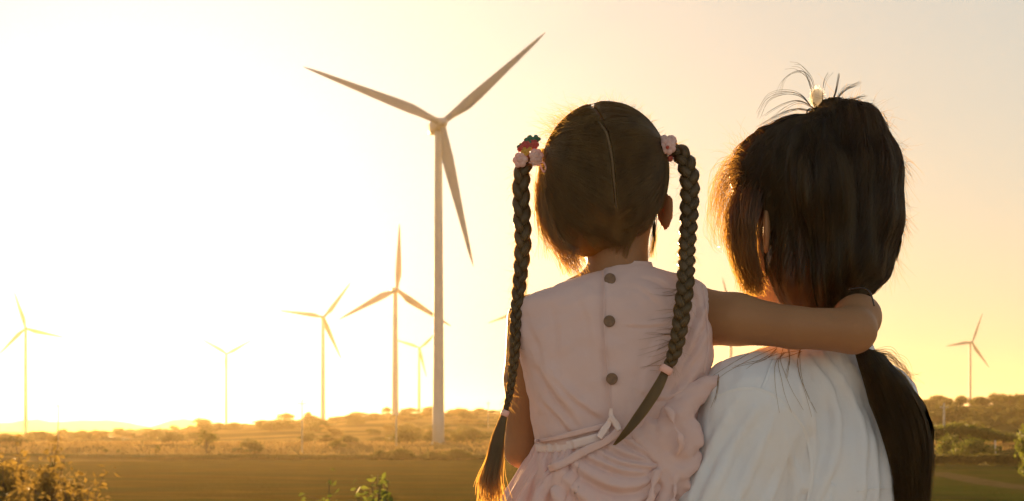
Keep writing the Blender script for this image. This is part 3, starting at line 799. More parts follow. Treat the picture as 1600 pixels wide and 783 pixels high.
# ---- hair of the girl: two caps parted down the middle, strands, braids
def part_x(z):          # world x of the parting for a height
    py = HY - (z - CZ) / 1.78 * F
    return (np.interp(py, [150, 165, 200, 250, 330, 420], [930, 935, 947, 955, 962, 966]) - 800) / F * 1.79
def girl_cap(p):
    d = girl_skull(p) - .0065
    d = smin(d, ell(p, gC + [-.002, -.012, -.052], (.060, .072, .050)) - .003, .03)      # down to the nape
    d = smin(d, ell(p, gC + [-.030, -.01, -.072], (.033, .042, .042)), .02)           # loose mass at the left of the nape
    rel = p - gC
    face = rel[:, 1] - .045 - .55 * rel[:, 2]
    d = smax(d, face * .8, .01)
    nape = -(rel[:, 2] + .116 - np.clip(rel[:, 0], -1, 0) * .55 - np.clip(rel[:, 0] - .02, 0, 1) * 1.2)
    d = smax(d, nape * .8, .02)
    earcut = ell(p, gC + [.086, .02, -.05], (.018, .03, .032)); d = sub(d, earcut, .006)
    wz = np.interp(rel[:, 2], [-.12, -.05, .06, .12], [.0003, .0009, .0018, .0018])
    slab = np.abs(p[:, 0] - part_x(p[:, 2])) - wz
    slab = np.maximum(slab, rel[:, 1] - .06); slab = np.maximum(slab, -.055 - rel[:, 2])
    return smax(d, -slab, .002)
def cap0(p):   # cap without the parting groove
    d = girl_skull(p) - .0065
    d = smin(d, ell(p, gC + [-.002, -.012, -.052], (.060, .072, .050)) - .003, .03)
    return smin(d, ell(p, gC + [-.030, -.01, -.072], (.033, .042, .042)), .02)
v, f = nets(girl_cap, gC - [.11, .13, .15], gC + [.11, .13, .12], .0017)
v = relax(v, f, 2, .4)
ghair = world_child('hair', v, f, M['hair_child'], girl)
M['scalp'] = mat('scalp', (.15, .092, .042), (.09, .055, .024), 260, .7)
# the parting: a line of bare scalp
zz_ = np.linspace(.0905, -.085, 40); pp_ = np.stack([part_x(gC[2] + zz_), np.full(40, gC[1] - .10), gC[2] + zz_], 1)
for _ in range(14):
    gg_ = grad(cap0, pp_); gg_[:, 0] = 0; pp_ = pp_ - gg_ * (cap0(pp_) + .0009)[:, None]
world_child('parting', *tube(pp_, np.interp(np.linspace(0, 1, 40), [0, .15, .6, 1], [.0016, .0021, .0018, .0004]), 8), M['scalp'], ghair)
TL = P(836, 236, 1.858); TR = P(1042, 230, 1.858)
def surf_strands(fn, starts, target, K, step, lift, jit, seed, stop=.008, curve=None):
    """strands that run over an implicit surface to a tie point"""
    r = np.random.default_rng(seed); p = starts.copy(); N_ = len(p); out = [p.copy()]; done = np.zeros(N_, bool)
    off = lift * r.uniform(.2, 1.0, N_); g = None
    side = r.normal(0, jit, (N_, 3))
    for k in range(K - 1):
        to = target(p) if callable(target) else target - p
        L_ = np.linalg.norm(to, axis=1); done |= L_ < stop
        g = grad(fn, p)
        dr = to / (L_[:, None] + 1e-9) + side * (1 - k / K)
        dr -= g * (dr * g).sum(1)[:, None]; dr /= np.linalg.norm(dr, axis=1, keepdims=True) + 1e-9
        q = p + dr * np.minimum(step, L_)[:, None]
        for _ in range(2):
            dd = fn(q); q = q - grad(fn, q) * (dd - off)[:, None]
        p = np.where(done[:, None], p + to * .15, q); out.append(p.copy())
    return np.stack(out, 1)
def sphere_starts(C, r, n, seed, cond):
    rg = np.random.default_rng(seed); d = rg.normal(size=(n * 4, 3)); d /= np.linalg.norm(d, axis=1, keepdims=True)
    p = np.asarray(C) + d * r; p = p[cond(p, d)][:n]; return p
st = sphere_starts(gC + [0, 0, -.01], .1, 5200, 2, lambda p, d: (d[:, 1] < .35) & (d[:, 2] > -.80))
st = np.vstack([st, st[:0]])
for _ in range(8): st = st - grad(cap0, st) * cap0(st)[:, None]
rel = st - gC; okk = (girl_cap(st) < .004) & (rel[:, 2] > -.105); st = st[okk]
# extra starts along the parting
zz = RNG.uniform(-.07, .09, 900); sg = RNG.choice([-1, 1], 900)
pp = np.stack([part_x(gC[2] + zz) + sg * RNG.uniform(.0017, .0045, 900), np.full(900, gC[1] - .09), gC[2] + zz], 1)
for _ in range(10):
    dd = cap0(pp); gg = grad(cap0, pp); gg[:, 0] = 0; pp = pp - gg * dd[:, None]
st = np.vstack([st, pp])
left = (st[:, 0] + RNG.normal(0, .0006, len(st))) < part_x(st[:, 2])
sA = surf_strands(cap0, st[left], TL, 22, .0085, .0016, .05, 5); sB = surf_strands(cap0, st[~left], TR, 22, .0085, .0016, .05, 6)
S = np.concatenate([sA, sB]); rad = np.tile(np.linspace(.00042, .0003, 22), (len(S), 1)) * RNG.uniform(.6, 1.3, (len(S), 1))
v, f = strands(S, rad); world_child('strands', v, f, M['hair_child'], ghair)

def fly(starts, dirs, n_k, length, droop, seed, r0=.00016, curl=.35):
    r = np.random.default_rng(seed); N_ = len(starts); p = starts.copy(); d = dirs / np.linalg.norm(dirs, axis=1, keepdims=True); out = [p.copy()]
    Ls = length * r.uniform(.4, 1.2, N_); cu = r.normal(0, curl, (N_, 3))
    for k in range(n_k - 1):
        d = d + cu / n_k + np.array([0, 0, -droop / n_k]) + r.normal(0, .05, (N_, 3)); d /= np.linalg.norm(d, axis=1, keepdims=True)
        p = p + d * (Ls / n_k)[:, None]; out.append(p.copy())
    S = np.stack(out, 1); rad = np.tile(np.linspace(1, .35, n_k), (N_, 1)) * r0 * r.uniform(.7, 1.4, (N_, 1)); return S, rad
FLY = []
a = P(870, 190, 1.85) + RNG.normal(0, 1, (130, 3)) * [.022, .03, .014]; 
for _ in range(6): a = a - grad(cap0, a) * cap0(a)[:, None]
FLY.append(fly(a, np.array([-.8, 0, .6]) + RNG.normal(0, .25, (130, 3)), 10, .038, .8, 21, .00014))
a = sphere_starts(gC, .1, 480, 23, lambda p, d: (d[:, 2] > -.1) & (np.abs(d[:, 1]) < .45))
for _ in range(8): a = a - grad(cap0, a) * cap0(a)[:, None]
FLY.append(fly(a, grad(cap0, a) * .5 + RNG.normal(0, .5, (len(a), 3)), 8, .021, .3, 24, .00012))
# loose side hair at the left: from beside the tie down to the nape
n = 560; t0 = RNG.uniform(0, 1, n)
ctl = []
for k in range(n):
    q = RNG.uniform(0, 1); u_ = RNG.normal(0, 1)
    top = P(846 + 5 * q + RNG.normal(0, 2), 232 + 60 * RNG.uniform(0, 1) ** 1.4, 1.862 - .02 * q + RNG.normal(0, .006))
    mid = P(842 + 28 * q + 4 * u_, 315 + RNG.normal(0, 6), 1.86 - .03 * q)
    low = P(858 + 30 * q + 5 * u_, 370 + RNG.normal(0, 6), 1.855 - .03 * q)
    end = P(884 + 26 * q + 7 * RNG.normal(), 408 + RNG.uniform(-34, 26), 1.85 - .03 * q)
    ctl.append(spline([top, mid, low, end], 14))
FLY.append((np.stack(ctl), np.tile(np.linspace(.00036, .00014, 14), (n, 1))))
n = 60; ctl = [spline([P(838 + RNG.normal(0, 3), 300 + RNG.uniform(-20, 30), 1.86), P(846 + RNG.normal(0, 4), 360, 1.86), P(858 + RNG.normal(0, 9), 385 + RNG.uniform(0, 25), 1.86)], 10) for _ in range(n)]
FLY.append((np.stack(ctl), np.tile(np.linspace(.0002, .00008, 10), (n, 1))))
n = 60; ctl = [spline([P(1022 + RNG.normal(0, 3), 350 + RNG.uniform(-20, 10), 1.86), P(1022 + RNG.normal(0, 3), 375, 1.86), P(1016 + RNG.normal(0, 5), 390 + RNG.uniform(0, 18), 1.86)], 10) for _ in range(n)]
FLY.append((np.stack(ctl), np.tile(np.linspace(.00022, .00010, 10), (n, 1))))
# nape hairs fading down into the neck
def neckfn(p): return smin(cap0(p), girl_neck(p), .022)
a = np.stack([RNG.uniform(P(900, 0, 1.83)[0], P(1020, 0, 1.83)[0], 700), np.full(700, 1.79), CZ + (HY - RNG.uniform(340, 395, 700)) / F * 1.83], 1)
for _ in range(10): a = a - grad(neckfn, a) * (neckfn(a) - .0006)[:, None]
S = [a.copy()]; q = a
for k in range(7):
    q = q + np.array([0, 0, -.0042]) + RNG.normal(0, .0008, q.shape) + np.stack([(P(966, 0, 1.83)[0] - q[:, 0]) * .06, q[:, 0] * 0, q[:, 0] * 0], 1)
    q = q - grad(neckfn, q) * (neckfn(q) - .0006)[:, None]; S.append(q.copy())
FLY.append((np.stack(S, 1), np.tile(np.linspace(.0004, .00014, 8), (700, 1))))
world_child('loose_hairs', *join([strands(s, r_, 2) for s, r_ in FLY]), M['hair_child'], ghair)

M['hair_braid'] = mat('plaited_hair', (.055, .034, .012), (.11, .066, .024), 14, .45, trans=.07, tcol=(1.0, .50, .09), spec=.35, bump=.0006, bscale=400)
def braid(path, width, turns, name, parent, m, seed, depth=.85):
    width = [w_ * .80 for w_ in width]; turns *= 1.2
    """three-strand plait along a world-space path"""
    K = 260; c = spline(path, K); w = np.interp(np.linspace(0, 1, K), np.linspace(0, 1, len(width)), width)
    t = np.gradient(c, axis=0); t /= np.linalg.norm(t, axis=1, keepdims=True)
    sd_ = np.cross(t, [0, 1., 0]); sd_ /= np.linalg.norm(sd_, axis=1, keepdims=True); dp = np.cross(sd_, t)
    s = np.concatenate([[0], np.cumsum(np.linalg.norm(np.diff(c, axis=0), axis=1) / (w[1:] * 2.4))]); ph = s / s[-1] * turns * 2 * math.pi
    allp = []; fine = []; r = np.random.default_rng(seed)
    for k in range(3):
        a = ph + k * 2 * math.pi / 3
        cc = c + sd_ * (np.sin(a) * w * .30)[:, None] + dp * (np.sin(2 * a) * w * .24 * depth)[:, None]
        tt = np.gradient(cc, axis=0); tt /= np.linalg.norm(tt, axis=1, keepdims=True)
        n1 = np.cross(tt, dp); n1 /= np.linalg.norm(n1, axis=1, keepdims=True); n2 = np.cross(n1, tt)
        sides = 26; vs = []
        for q in range(sides):
            th = 2 * math.pi * q / sides
            rr_ = w * (.30 if q % 2 else .262); tw = th + a * .15
            vs.append(cc + n1 * (np.cos(tw) * rr_)[:, None] + n2 * (np.sin(tw) * rr_ * .86)[:, None])
        v = np.stack(vs, 1).reshape(-1, 3)
        i, j = np.meshgrid(np.arange(K - 1), np.arange(sides), indexing='ij')
        f = np.stack([i * sides + j, i * sides + (j + 1) % sides, (i + 1) * sides + (j + 1) % sides, (i + 1) * sides + j], -1).reshape(-1, 4)
        allp.append((v, [f]))
        # hairs lying on each lock
        H = 46; hs = []
        for q in range(H):
            th = r.uniform(0, 6.28); k0 = r.integers(0, K - 40); kk = np.linspace(k0, k0 + 38, 12).astype(int)
            ro = w[kk] * .305; 
            hs.append(cc[kk] + n1[kk] * (np.cos(th) * ro)[:, None] + n2[kk] * (np.sin(th) * ro * .88)[:, None] + r.normal(0, .0003, (12, 3)))
        fine.append(strands(np.stack(hs), np.full((H, 12), .0003), 2))
    # flyaways
    k0 = r.integers(0, K, 190); st_ = c[k0] + (sd_[k0] * (r.choice([-1, 1], 190) * w[k0] * .5)[:, None])
    S, rad = fly(st_, sd_[k0] * np.sign(((st_ - c[k0]) * sd_[k0]).sum(1))[:, None] + t[k0] * .8 + r.normal(0, .5, (190, 3)), 8, .016, .4, seed + 1, .00011)
    fine.append(strands(S, rad, 2)); world_child('loose_hairs', *join(fine), M['hair_child'], parent)
    return world_child(name, *join(allp), m, parent), c
def tail(path, width, n, parent, m, seed, frizz=.12, name='braid_end'):
    K = 16; c = spline(path, K); w = np.interp(np.linspace(0, 1, K), np.linspace(0, 1, len(width)), width); r = np.random.default_rng(seed)
    a = r.uniform(0, 6.28, n); q = np.sqrt(r.uniform(0, 1, n)); off = np.stack([np.cos(a) * q, np.sin(a) * q * .6, np.zeros(n)], 1)
    S = c[None] + off[:, None] * (w / 2)[None, :, None]
    wob = r.normal(0, 1, (n, 3)); S = S + wob[:, None] * (np.linspace(0, 1, K) ** 2 * w * frizz)[None, :, None]
    cut = r.uniform(.72, 1.08, n); tt = np.linspace(0, 1, K)[None] * cut[:, None]
    S2 = np.empty_like(S); 
    for k in range(n):
        for ax in range(3): S2[k, :, ax] = np.interp(np.minimum(tt[k], 1), np.linspace(0, 1, K), S[k, :, ax])
    rad = np.tile(np.linspace(.0005, .00022, K), (n, 1)) * r.uniform(.6, 1.2, (n, 1))
    return world_child(name, *strands(S2, rad, 2), m, parent)
LB = [P(826, 244, 1.85), P(815, 275, 1.842), P(815, 330, 1.838), P(817, 380, 1.832), P(812, 440, 1.825), P(806, 500, 1.815), P(803, 560, 1.81), P(797, 610, 1.81), P(789, 645, 1.81)]
braid(LB, [R(24), R(30), R(31), R(29), R(24), R(21), R(18), R(14), R(9)], 6.2, 'braid', ghair, M['hair_braid'], 31)
tail([P(789, 645, 1.81), P(779, 680, 1.81), P(772, 720, 1.81), P(765, 755, 1.81), P(768, 795, 1.81)], [R(9), R(20), R(27), R(34), R(34)], 420, ghair, M['hair_child'], 32, .24)
RB = [P(1050, 232, 1.85), P(1066, 243, 1.842), P(1077, 275, 1.832), P(1077, 330, 1.82), P(1073, 390, 1.80), P(1071, 440, 1.775), P(1064, 500, 1.765), P(1054, 550, 1.762), P(1041, 578, 1.762)]
braid(RB, [R(26), R(32), R(34), R(32), R(30), R(30), R(28), R(24), R(15)], 5.6, 'braid', ghair, M['hair_braid'], 33)
tail([P(1041, 578, 1.762), P(1024, 612, 1.758), P(1000, 648, 1.755), P(978, 676, 1.752), P(960, 695, 1.752)], [R(12), R(19), R(19), R(13), R(4)], 900, ghair, M['hair_child'], 34, .05)
M['elastic'] = mat('pink_elastic', (.75, .42, .35), rough=.6)
for a, b_, r_ in ((P(791, 641, 1.81), P(787, 650, 1.81), R(6)), (P(1044, 573, 1.762), P(1038, 583, 1.762), R(9.5))):
    world_child('hair_elastic', *tube([a, a, (a + b_) / 2, b_, b_], [r_ * .7, r_, r_ * 1.1, r_, r_ * .7], 14), M['elastic'], ghair)
# hair ties
M['tie_pink'] = mat('pink_felt', (.72, .42, .36), (.78, .52, .46), 200, .8, trans=.2, tcol=(.8, .4, .3))
M['tie_red'] = mat('red_felt', (.45, .06, .06), (.55, .12, .08), 200, .8, trans=.2, tcol=(.8, .15, .05))
M['tie_green'] = mat('green_felt', (.05, .11, .06), (.10, .18, .10), 200, .8)
M['tie_yellow'] = mat('yellow_felt', (.65, .38, .08), rough=.8, trans=.3, tcol=(.9, .5, .1))
def florets(cs, name, m, parent, petals=6):
    parts = []
    for c, r_, nrm in cs:
        nrm = np.asarray(nrm, float); nrm /= np.linalg.norm(nrm); a = np.cross(nrm, [0, 0, 1.]); a /= np.linalg.norm(a); b_ = np.cross(nrm, a)
        for k in range(petals):
            th = 2 * math.pi * k / petals; cc = c + (a * math.cos(th) + b_ * math.sin(th)) * r_ * .58
            v1, f1 = ball((0, 0, 0), 1, 9); v1 = v1[:, :1] * a * r_ * .5 + v1[:, 1:2] * b_ * r_ * .5 + v1[:, 2:3] * nrm * r_ * .4
            parts.append((v1 + cc, f1))
        v1, f1 = ball(c + nrm * r_ * .15, r_ * .45, 9); parts.append((v1, f1))
    return world_child(name, *join(parts), m, parent)
hrn = (-.1, -1, .1)
scr = florets([(P(813, 250, 1.835), R(12), (-.4, -1, 0)), (P(838, 243, 1.83), R(11), (.2, -1, .1)), (P(838, 250, 1.83), R(9.5), (.2, -1, -.3))], 'hair_tie', M['tie_pink'], ghair)
florets([(P(822, 229, 1.835), R(10), (-.3, -1, .4)), (P(833, 226, 1.835), R(9), (0, -1, .4)), (P(813, 233, 1.84), R(5), (-.3, -1, .3))], 'red_petals', M['tie_red'], scr)
florets([(P(828, 219, 1.838), R(9), (0, -1, .6)), (P(838, 217, 1.84), R(7), (.3, -1, .5)), (P(813, 229, 1.845), R(6), (-.6, -1, .5))], 'green_leaves', M['tie_green'], scr, 4)
florets([(P(821, 237, 1.832), R(7), (-.2, -1, 0)), (P(828, 233, 1.83), R(3.5), (0, -1, 0))], 'yellow_petals', M['tie_yellow'], scr, 5)
lp = spline([P(840, 255, 1.83), P(849, 254, 1.828), P(853, 262, 1.828), P(850, 269, 1.828), P(846, 263, 1.829), P(842, 256, 1.83), P(826, 254, 1.83)], 26)
world_child('thread_loop', *tube(lp, R(1.3), 6), M['tie_pink'], scr)
sc2 = florets([(P(1043, 229, 1.828), R(13), (.1, -1, .1)), (P(1036, 219, 1.835), R(9), (-.4, -1, .5)), (P(1050, 218, 1.835), R(8), (.4, -1, .6))], 'hair_tie', M['tie_pink'], ghair, 7)
world_child('bead', *ball(P(1047, 248, 1.84), R(5)), M['tie_red'], sc2)
world_child('red_centre', *ball(P(1043, 230, 1.822), R(2.8)), M['tie_red'], sc2)

# ---- the dress
def loft(rows, K=420, sub_=3, expo=2.6, ry=None):
    rows = np.array(rows, float); ys = np.arange(rows[0, 0], rows[-1, 0] + .01, sub_)
    xl = np.interp(ys, rows[:, 0], rows[:, 1]); xr = np.interp(ys, rows[:, 0], rows[:, 2]); hd = np.interp(ys, rows[:, 0], rows[:, 3])
    def sm(a, w=3):
        k = np.ones(2 * w + 1) / (2 * w + 1); return np.convolve(np.pad(a, w, mode='edge'), k, 'valid')
    xl, xr, hd = sm(xl), sm(xr), sm(hd)
    Yc = np.interp(ys, rows[:, 0], rows[:, 4]) 
    th = np.linspace(0, 2 * math.pi, K, endpoint=False)
    c, s = np.cos(th), np.sin(th); ex = np.sign(c) * np.abs(c) ** (2 / expo); ey = np.sign(s) * np.abs(s) ** (2 / expo)
    V = []
    for y, a, b_, h, yc in zip(ys, xl, xr, hd, Yc):
        X0, X1 = (a - 800) / F * yc, (b_ - 800) / F * yc
        V.append(np.stack([(X0 + X1) / 2 + (X1 - X0) / 2 * ex, yc + h * ey, np.full(K, CZ + (HY - y) / F * yc)], 1))
    return ys, th, np.array(V)
def grid_faces(nr, nc, wrap=True):
    i, j = np.meshgrid(np.arange(nr - 1), np.arange(nc if wrap else nc - 1), indexing='ij')
    return np.stack([i * nc + j, (i + 1) * nc + j, (i + 1) * nc + (j + 1) % nc, i * nc + (j + 1) % nc], -1).reshape(-1, 4)
def vnormals(V):
    a = np.roll(V, -1, 1) - np.roll(V, 1, 1); b_ = np.gradient(V, axis=0); n = np.cross(b_, a); n /= np.linalg.norm(n, axis=2, keepdims=True) + 1e-12
    return n
def pl_dist(q, poly):
    """distance in photo px from q to polyline, and the parameter 0..1 along it"""
    poly = np.asarray(poly, float); poly = spline(np.hstack([poly, np.zeros((len(poly), 1))]), 8 * len(poly))[:, :2]
    best = np.full(len(q), 1e9); tp = np.zeros(len(q)); n = len(poly) - 1
    for k in range(n):
        a, b_ = poly[k], poly[k + 1]; ab = b_ - a; t = np.clip(((q - a) @ ab) / max(ab @ ab, 1e-9), 0, 1)
        d = np.linalg.norm(q - a - t[:, None] * ab, axis=1); m = d < best; best = np.where(m, d, best); tp = np.where(m, (k + t) / n, tp)
    return best, tp
def add_folds(V, folds, back_y=None):
    sh = V.shape; n = vnormals(V); v = V.reshape(-1, 3); q = proj(v); disp = np.zeros(len(v)); back = v[:, 1] < back_y if back_y else np.ones(len(v), bool)
    for poly, w, amp in folds:
        d, t = pl_dist(q, poly); w = max(w, 3.4); env = np.sin(np.clip(t, .02, .98) * math.pi) ** .6
        # an overlapping fold: long gentle flank above, short steep flank below with a crease
        pa = np.asarray(poly, float); dv = pa[-1] - pa[0]; mid_ = spline(np.hstack([pa, np.zeros((len(pa), 1))]), 60)[:, :2]
        kk = np.argmin(((q[:, None, :] - mid_[None, ::4]) ** 2).sum(2), 1) if len(q) < 400000 else np.zeros(len(q), int)
        tg = np.gradient(mid_, axis=0)[::4][kk]; rel_ = q - mid_[::4][kk]; sg_ = np.sign(tg[:, 0] * rel_[:, 1] - tg[:, 1] * rel_[:, 0])
        s_ = d * sg_; prof = np.where(s_ < 0, np.exp(-(s_ / (w * 2.1)) ** 2), np.exp(-(s_ / (w * .75)) ** 2))
        disp += amp * .001 * env * prof * back
        disp -= .45 * amp * .001 * env * np.exp(-((s_ - 1.6 * w) / (w * .7)) ** 2) * back
    return V + n * disp.reshape(sh[0], sh[1], 1)
GY = 1.86
bod = [(413, 948, 1017, .034, 1.862), (418, 946, 1018, .037, 1.862), (424, 942, 1022, .040, GY), (428, 925, 1052, .042, GY), (436, 898, 1075, .048, GY), (445, 872, 1098, .053, GY), (456, 842, 1104, .058, GY),
       (466, 816, 1106, .063, GY), (474, 805, 1107, .066, GY), (490, 802, 1108, .069, GY), (530, 804, 1111, .073, GY), (552, 809, 1112, .075, GY), (580, 817, 1106, .077, GY),
       (620, 824, 1098, .078, GY), (660, 830, 1090, .078, GY), (694, 838, 1080, .080, GY)]
ys, th, V = loft(bod, K=520, sub_=1.5, expo=3.4)
folds = [([(944, 424), (944, 500), (948, 560), (953, 610), (955, 655)], 3.5, 2.4), ([(838, 560), (872, 610), (915, 668)], 9, 3.2), ([(868, 585), (905, 625), (950, 655)], 7, 2.4),
         ([(845, 620), (880, 655), (900, 680)], 6, 2.2), ([(1104, 470), (1088, 510), (1072, 560)], 6, 3.5), ([(1110, 500), (1090, 545), (1062, 600)], 6, 3.2), ([(1106, 545), (1070, 600), (1030, 640)], 7, 3.0),
         ([(1000, 428), (1035, 440), (1060, 462)], 5, 1.8), ([(985, 440), (1010, 452), (1040, 480)], 6, 1.4), ([(975, 506), (1010, 508), (1050, 503)], 4, 1.2), ([(870, 470), (880, 520), (878, 570)], 10, 1.6),
         ([(905, 450), (925, 500), (930, 560)], 9, 1.4), ([(1040, 520), (1010, 580), (1000, 650)], 10, 2.0), ([(980, 600), (985, 640), (975, 680)], 7, 2.0), ([(830, 500), (850, 540), (860, 600)], 8, 1.6),
         ([(1000, 610), (1040, 620), (1085, 600)], 6, 2.0), ([(1080, 440), (1092, 470), (1096, 520)], 5, 2.0)]
V = add_folds(V, [(p_, w_ * .8, a_ * 1.55) for p_, w_, a_ in folds], GY)
v = V.reshape(-1, 3); q = proj(v); n = vnormals(V).reshape(-1, 3)
ln = np.interp(q[:, 1], [410, 500, 560, 610, 690], [944, 944, 948, 953, 956])      # buttoned placket stands proud of the left half
step = sst(-1, 1.5, q[:, 0] - ln) * (1 - sst(20, 60, q[:, 0] - ln)) * .0018 * (v[:, 1] < GY)
v = v + n * (step + .0022 * vnoise(v, .085, 4) * sst(425, 450, q[:, 1]) + .0005 * vnoise(v * [1, 1, .7], .026, 9))[:, None]
v = v.reshape(V.shape)
# collar turned in, and closed below
inner = v[0] * [1, 1, 1]; cen = inner.mean(0); inner = cen + (inner - cen) * [.93, .93, 1] - [0, 0, .001]; inner2 = inner - [0, 0, .012]
v = np.concatenate([inner2[None], inner[None], v]); 
dress = world_child('dress', v.reshape(-1, 3), grid_faces(len(v), v.shape[1]), M['dress'], girl)
bv_b = BVHTree.FromPolygons(v.reshape(-1, 3).tolist(), grid_faces(len(v), v.shape[1]).tolist())
# skirt
skr = [(686, 838, 1084, .080, GY), (694, 836, 1084, .082, GY), (712, 828, 1086, .088, GY), (740, 812, 1092, .096, GY), (783, 788, 1100, .106, GY + .006), (830, 770, 1108, .116, GY + .016), (900, 752, 1112, .125, GY + .03), (960, 748, 1112, .13, GY + .035)]
ys, th, V = loft(skr, K=720, sub_=2, expo=2.3)
n = vnormals(V); r = np.random.default_rng(8)
amp = np.interp(ys, [686, 694, 706, 730, 783, 960], [.0, .0008, .003, .0042, .006, .010])[:, None]
u = th[None, :] + .04 * np.sin(ys / 17)[:, None]
hi = sum(np.sin(u * k + p_ + .3 * np.sin(ys / 23 + k)[:, None]) * a for k, p_, a in [(53, 1, .5), (38, 2.2, .6), (67, .4, .35)])
lo_ = sum(np.sin(u * k + p_ + .5 * np.sin(ys / 40 + k)[:, None]) * a for k, p_, a in [(17, 1.2, .7), (23, 3.1, .6), (11, .2, .5)])
mixh = np.interp(ys, [694, 725, 783], [1, .45, .15])[:, None]
pq = proj(V.reshape(-1, 3)).reshape(V.shape[0], V.shape[1], 2)
calm = 1 - .75 * ((pq[..., 0] > 905) & (V[..., 1] < GY))
V = V + n * (amp * (hi * mixh + lo_ * (1 - mixh)) * calm)[..., None]
swag = [([(900, 700), (935, 722), (985, 738), (1036, 730)], 5, 7), ([(885, 712), (920, 742), (975, 762), (1040, 740)], 7, 8), ([(872, 724), (905, 770), (960, 800), (1045, 752)], 9, 9), ([(940, 692), (985, 712), (1034, 722)], 5, 6),
        ([(925, 700), (965, 722), (1010, 730), (1036, 726)], 4, 6), ([(970, 680), (1000, 702), (1035, 718)], 5, 6), ([(1000, 670), (1018, 695), (1036, 716)], 5, 7), ([(862, 735), (880, 790), (940, 850)], 10, 8), ([(850, 715), (846, 760), (826, 830)], 7, 7), ([(868, 712), (872, 760), (866, 830)], 6, 6)]
V = add_folds(V, swag, GY)
vv = V.reshape(-1, 3); world_child('skirt', vv, grid_faces(len(V), V.shape[1]), M['dress'], dress)
bv_s = BVHTree.FromPolygons(vv.tolist(), grid_faces(len(V), V.shape[1]).tolist())
def hit(px, py, bvs=(bv_b, bv_s), off=.0, y0=1.5):
    o = Vector((0, 0, CZ)); d = Vector(((px - 800) / F, 1, (HY - py) / F)); d.normalize(); best = None
    for b_ in bvs:
        h = b_.ray_cast(o, d)
        if h[0] is not None and (best is None or h[3] < best[3]): best = h
    if best is None: return P(px, py, 1.79 - off)
    return np.array(best[0] - d * off)
# bunched cloth at the right hip: rolled folds running into one knot
bn = [  # (px,py,r px,Y)
    [(1048, 690, 26, 1.796), (1060, 728, 26, 1.796), (1050, 800, 26, 1.80)], [(1040, 724, 12, 1.775), (1064, 716, 12, 1.775), (1078, 722, 10, 1.78)],
    [(1120, 594, 9, 1.795), (1096, 608, 17, 1.79), (1072, 630, 23, 1.785), (1052, 660, 24, 1.78), (1040, 694, 16, 1.775), (1037, 724, 8, 1.77)],
    [(1050, 660, 24, 1.786), (1070, 676, 27, 1.782), (1072, 694, 22, 1.776), (1056, 712, 13, 1.772), (1042, 724, 7, 1.77)],
    [(1012, 656, 14, 1.788), (1020, 684, 15, 1.780), (1032, 708, 11, 1.774), (1038, 726, 6, 1.77)],
    [(990, 668, 10, 1.785), (1004, 692, 12, 1.778), (1024, 714, 9, 1.772), (1037, 726, 6, 1.77)],
    [(1044, 640, 6, 1.765), (1056, 668, 5, 1.756), (1066, 690, 5, 1.754), (1058, 712, 4, 1.760)],
    [(1040, 728, 7, 1.77), (1058, 738, 12, 1.77), (1080, 730, 12, 1.775), (1090, 712, 9, 1.78), (1078, 704, 6, 1.78)],
    [(1060, 744, 8, 1.77), (1078, 752, 11, 1.79), (1088, 738, 9, 1.79)],
    [(1038, 730, 7, 1.77), (1044, 756, 13, 1.770), (1040, 786, 16, 1.768), (1032, 825, 18, 1.77), (1030, 890, 17, 1.775)],
    [(1030, 735, 7, 1.77), (1010, 762, 15, 1.772), (996, 795, 19, 1.77), (985, 840, 20, 1.77), (980, 890, 18, 1.775)],
    [(1052, 748, 7, 1.765), (1062, 775, 13, 1.785), (1060, 805, 15, 1.80), (1058, 860, 15, 1.81)],
    [(1026, 740, 5, 1.764), (1020, 765, 6, 1.756), (1012, 792, 8, 1.755), (1006, 842, 9, 1.757)],
    [(1056, 752, 4, 1.762), (1054, 775, 6, 1.757), (1048, 800, 8, 1.755), (1050, 850, 9, 1.757)],
    [(1074, 758, 8, 1.775), (1080, 780, 12, 1.81), (1080, 815, 12, 1.82), (1080, 860, 12, 1.83)]]
cache = []
for ch in bn:
    sp = spline([list(P(a, b_, y)) + [R(rr_)] for a, b_, rr_, y in ch][0:0] + [np.r_[P(a, b_, y), R(rr_)] for a, b_, rr_, y in ch], 4 * len(ch)); cache.append(sp)
def bunch(p):
    d = None
    for sp in cache:
        e = None
        for a, b_ in zip(sp[:-1], sp[1:]):
            q = rc(p * [1, 1.6, 1], a[:3] * [1, 1.6, 1], b_[:3] * [1, 1.6, 1], max(a[3], .001), max(b_[3], .001)); e = q if e is None else np.minimum(e, q)
        d = e if d is None else smin(d, e, .004)
    return d * .7 + .0013 * vnoise(p, .03, 12, 2) + .0005 * np.abs(vnoise(p, .012, 13, 2))
allc = np.vstack(cache); v, f = nets(bunch, allc[:, :3].min(0) - .03, allc[:, :3].max(0) + .03, .0021); v = relax(v, f, 2, .4)
world_child('gathered_folds', v, f, M['dress'], dress)
bv_f = BVHTree.FromPolygons(v.tolist(), f.tolist())
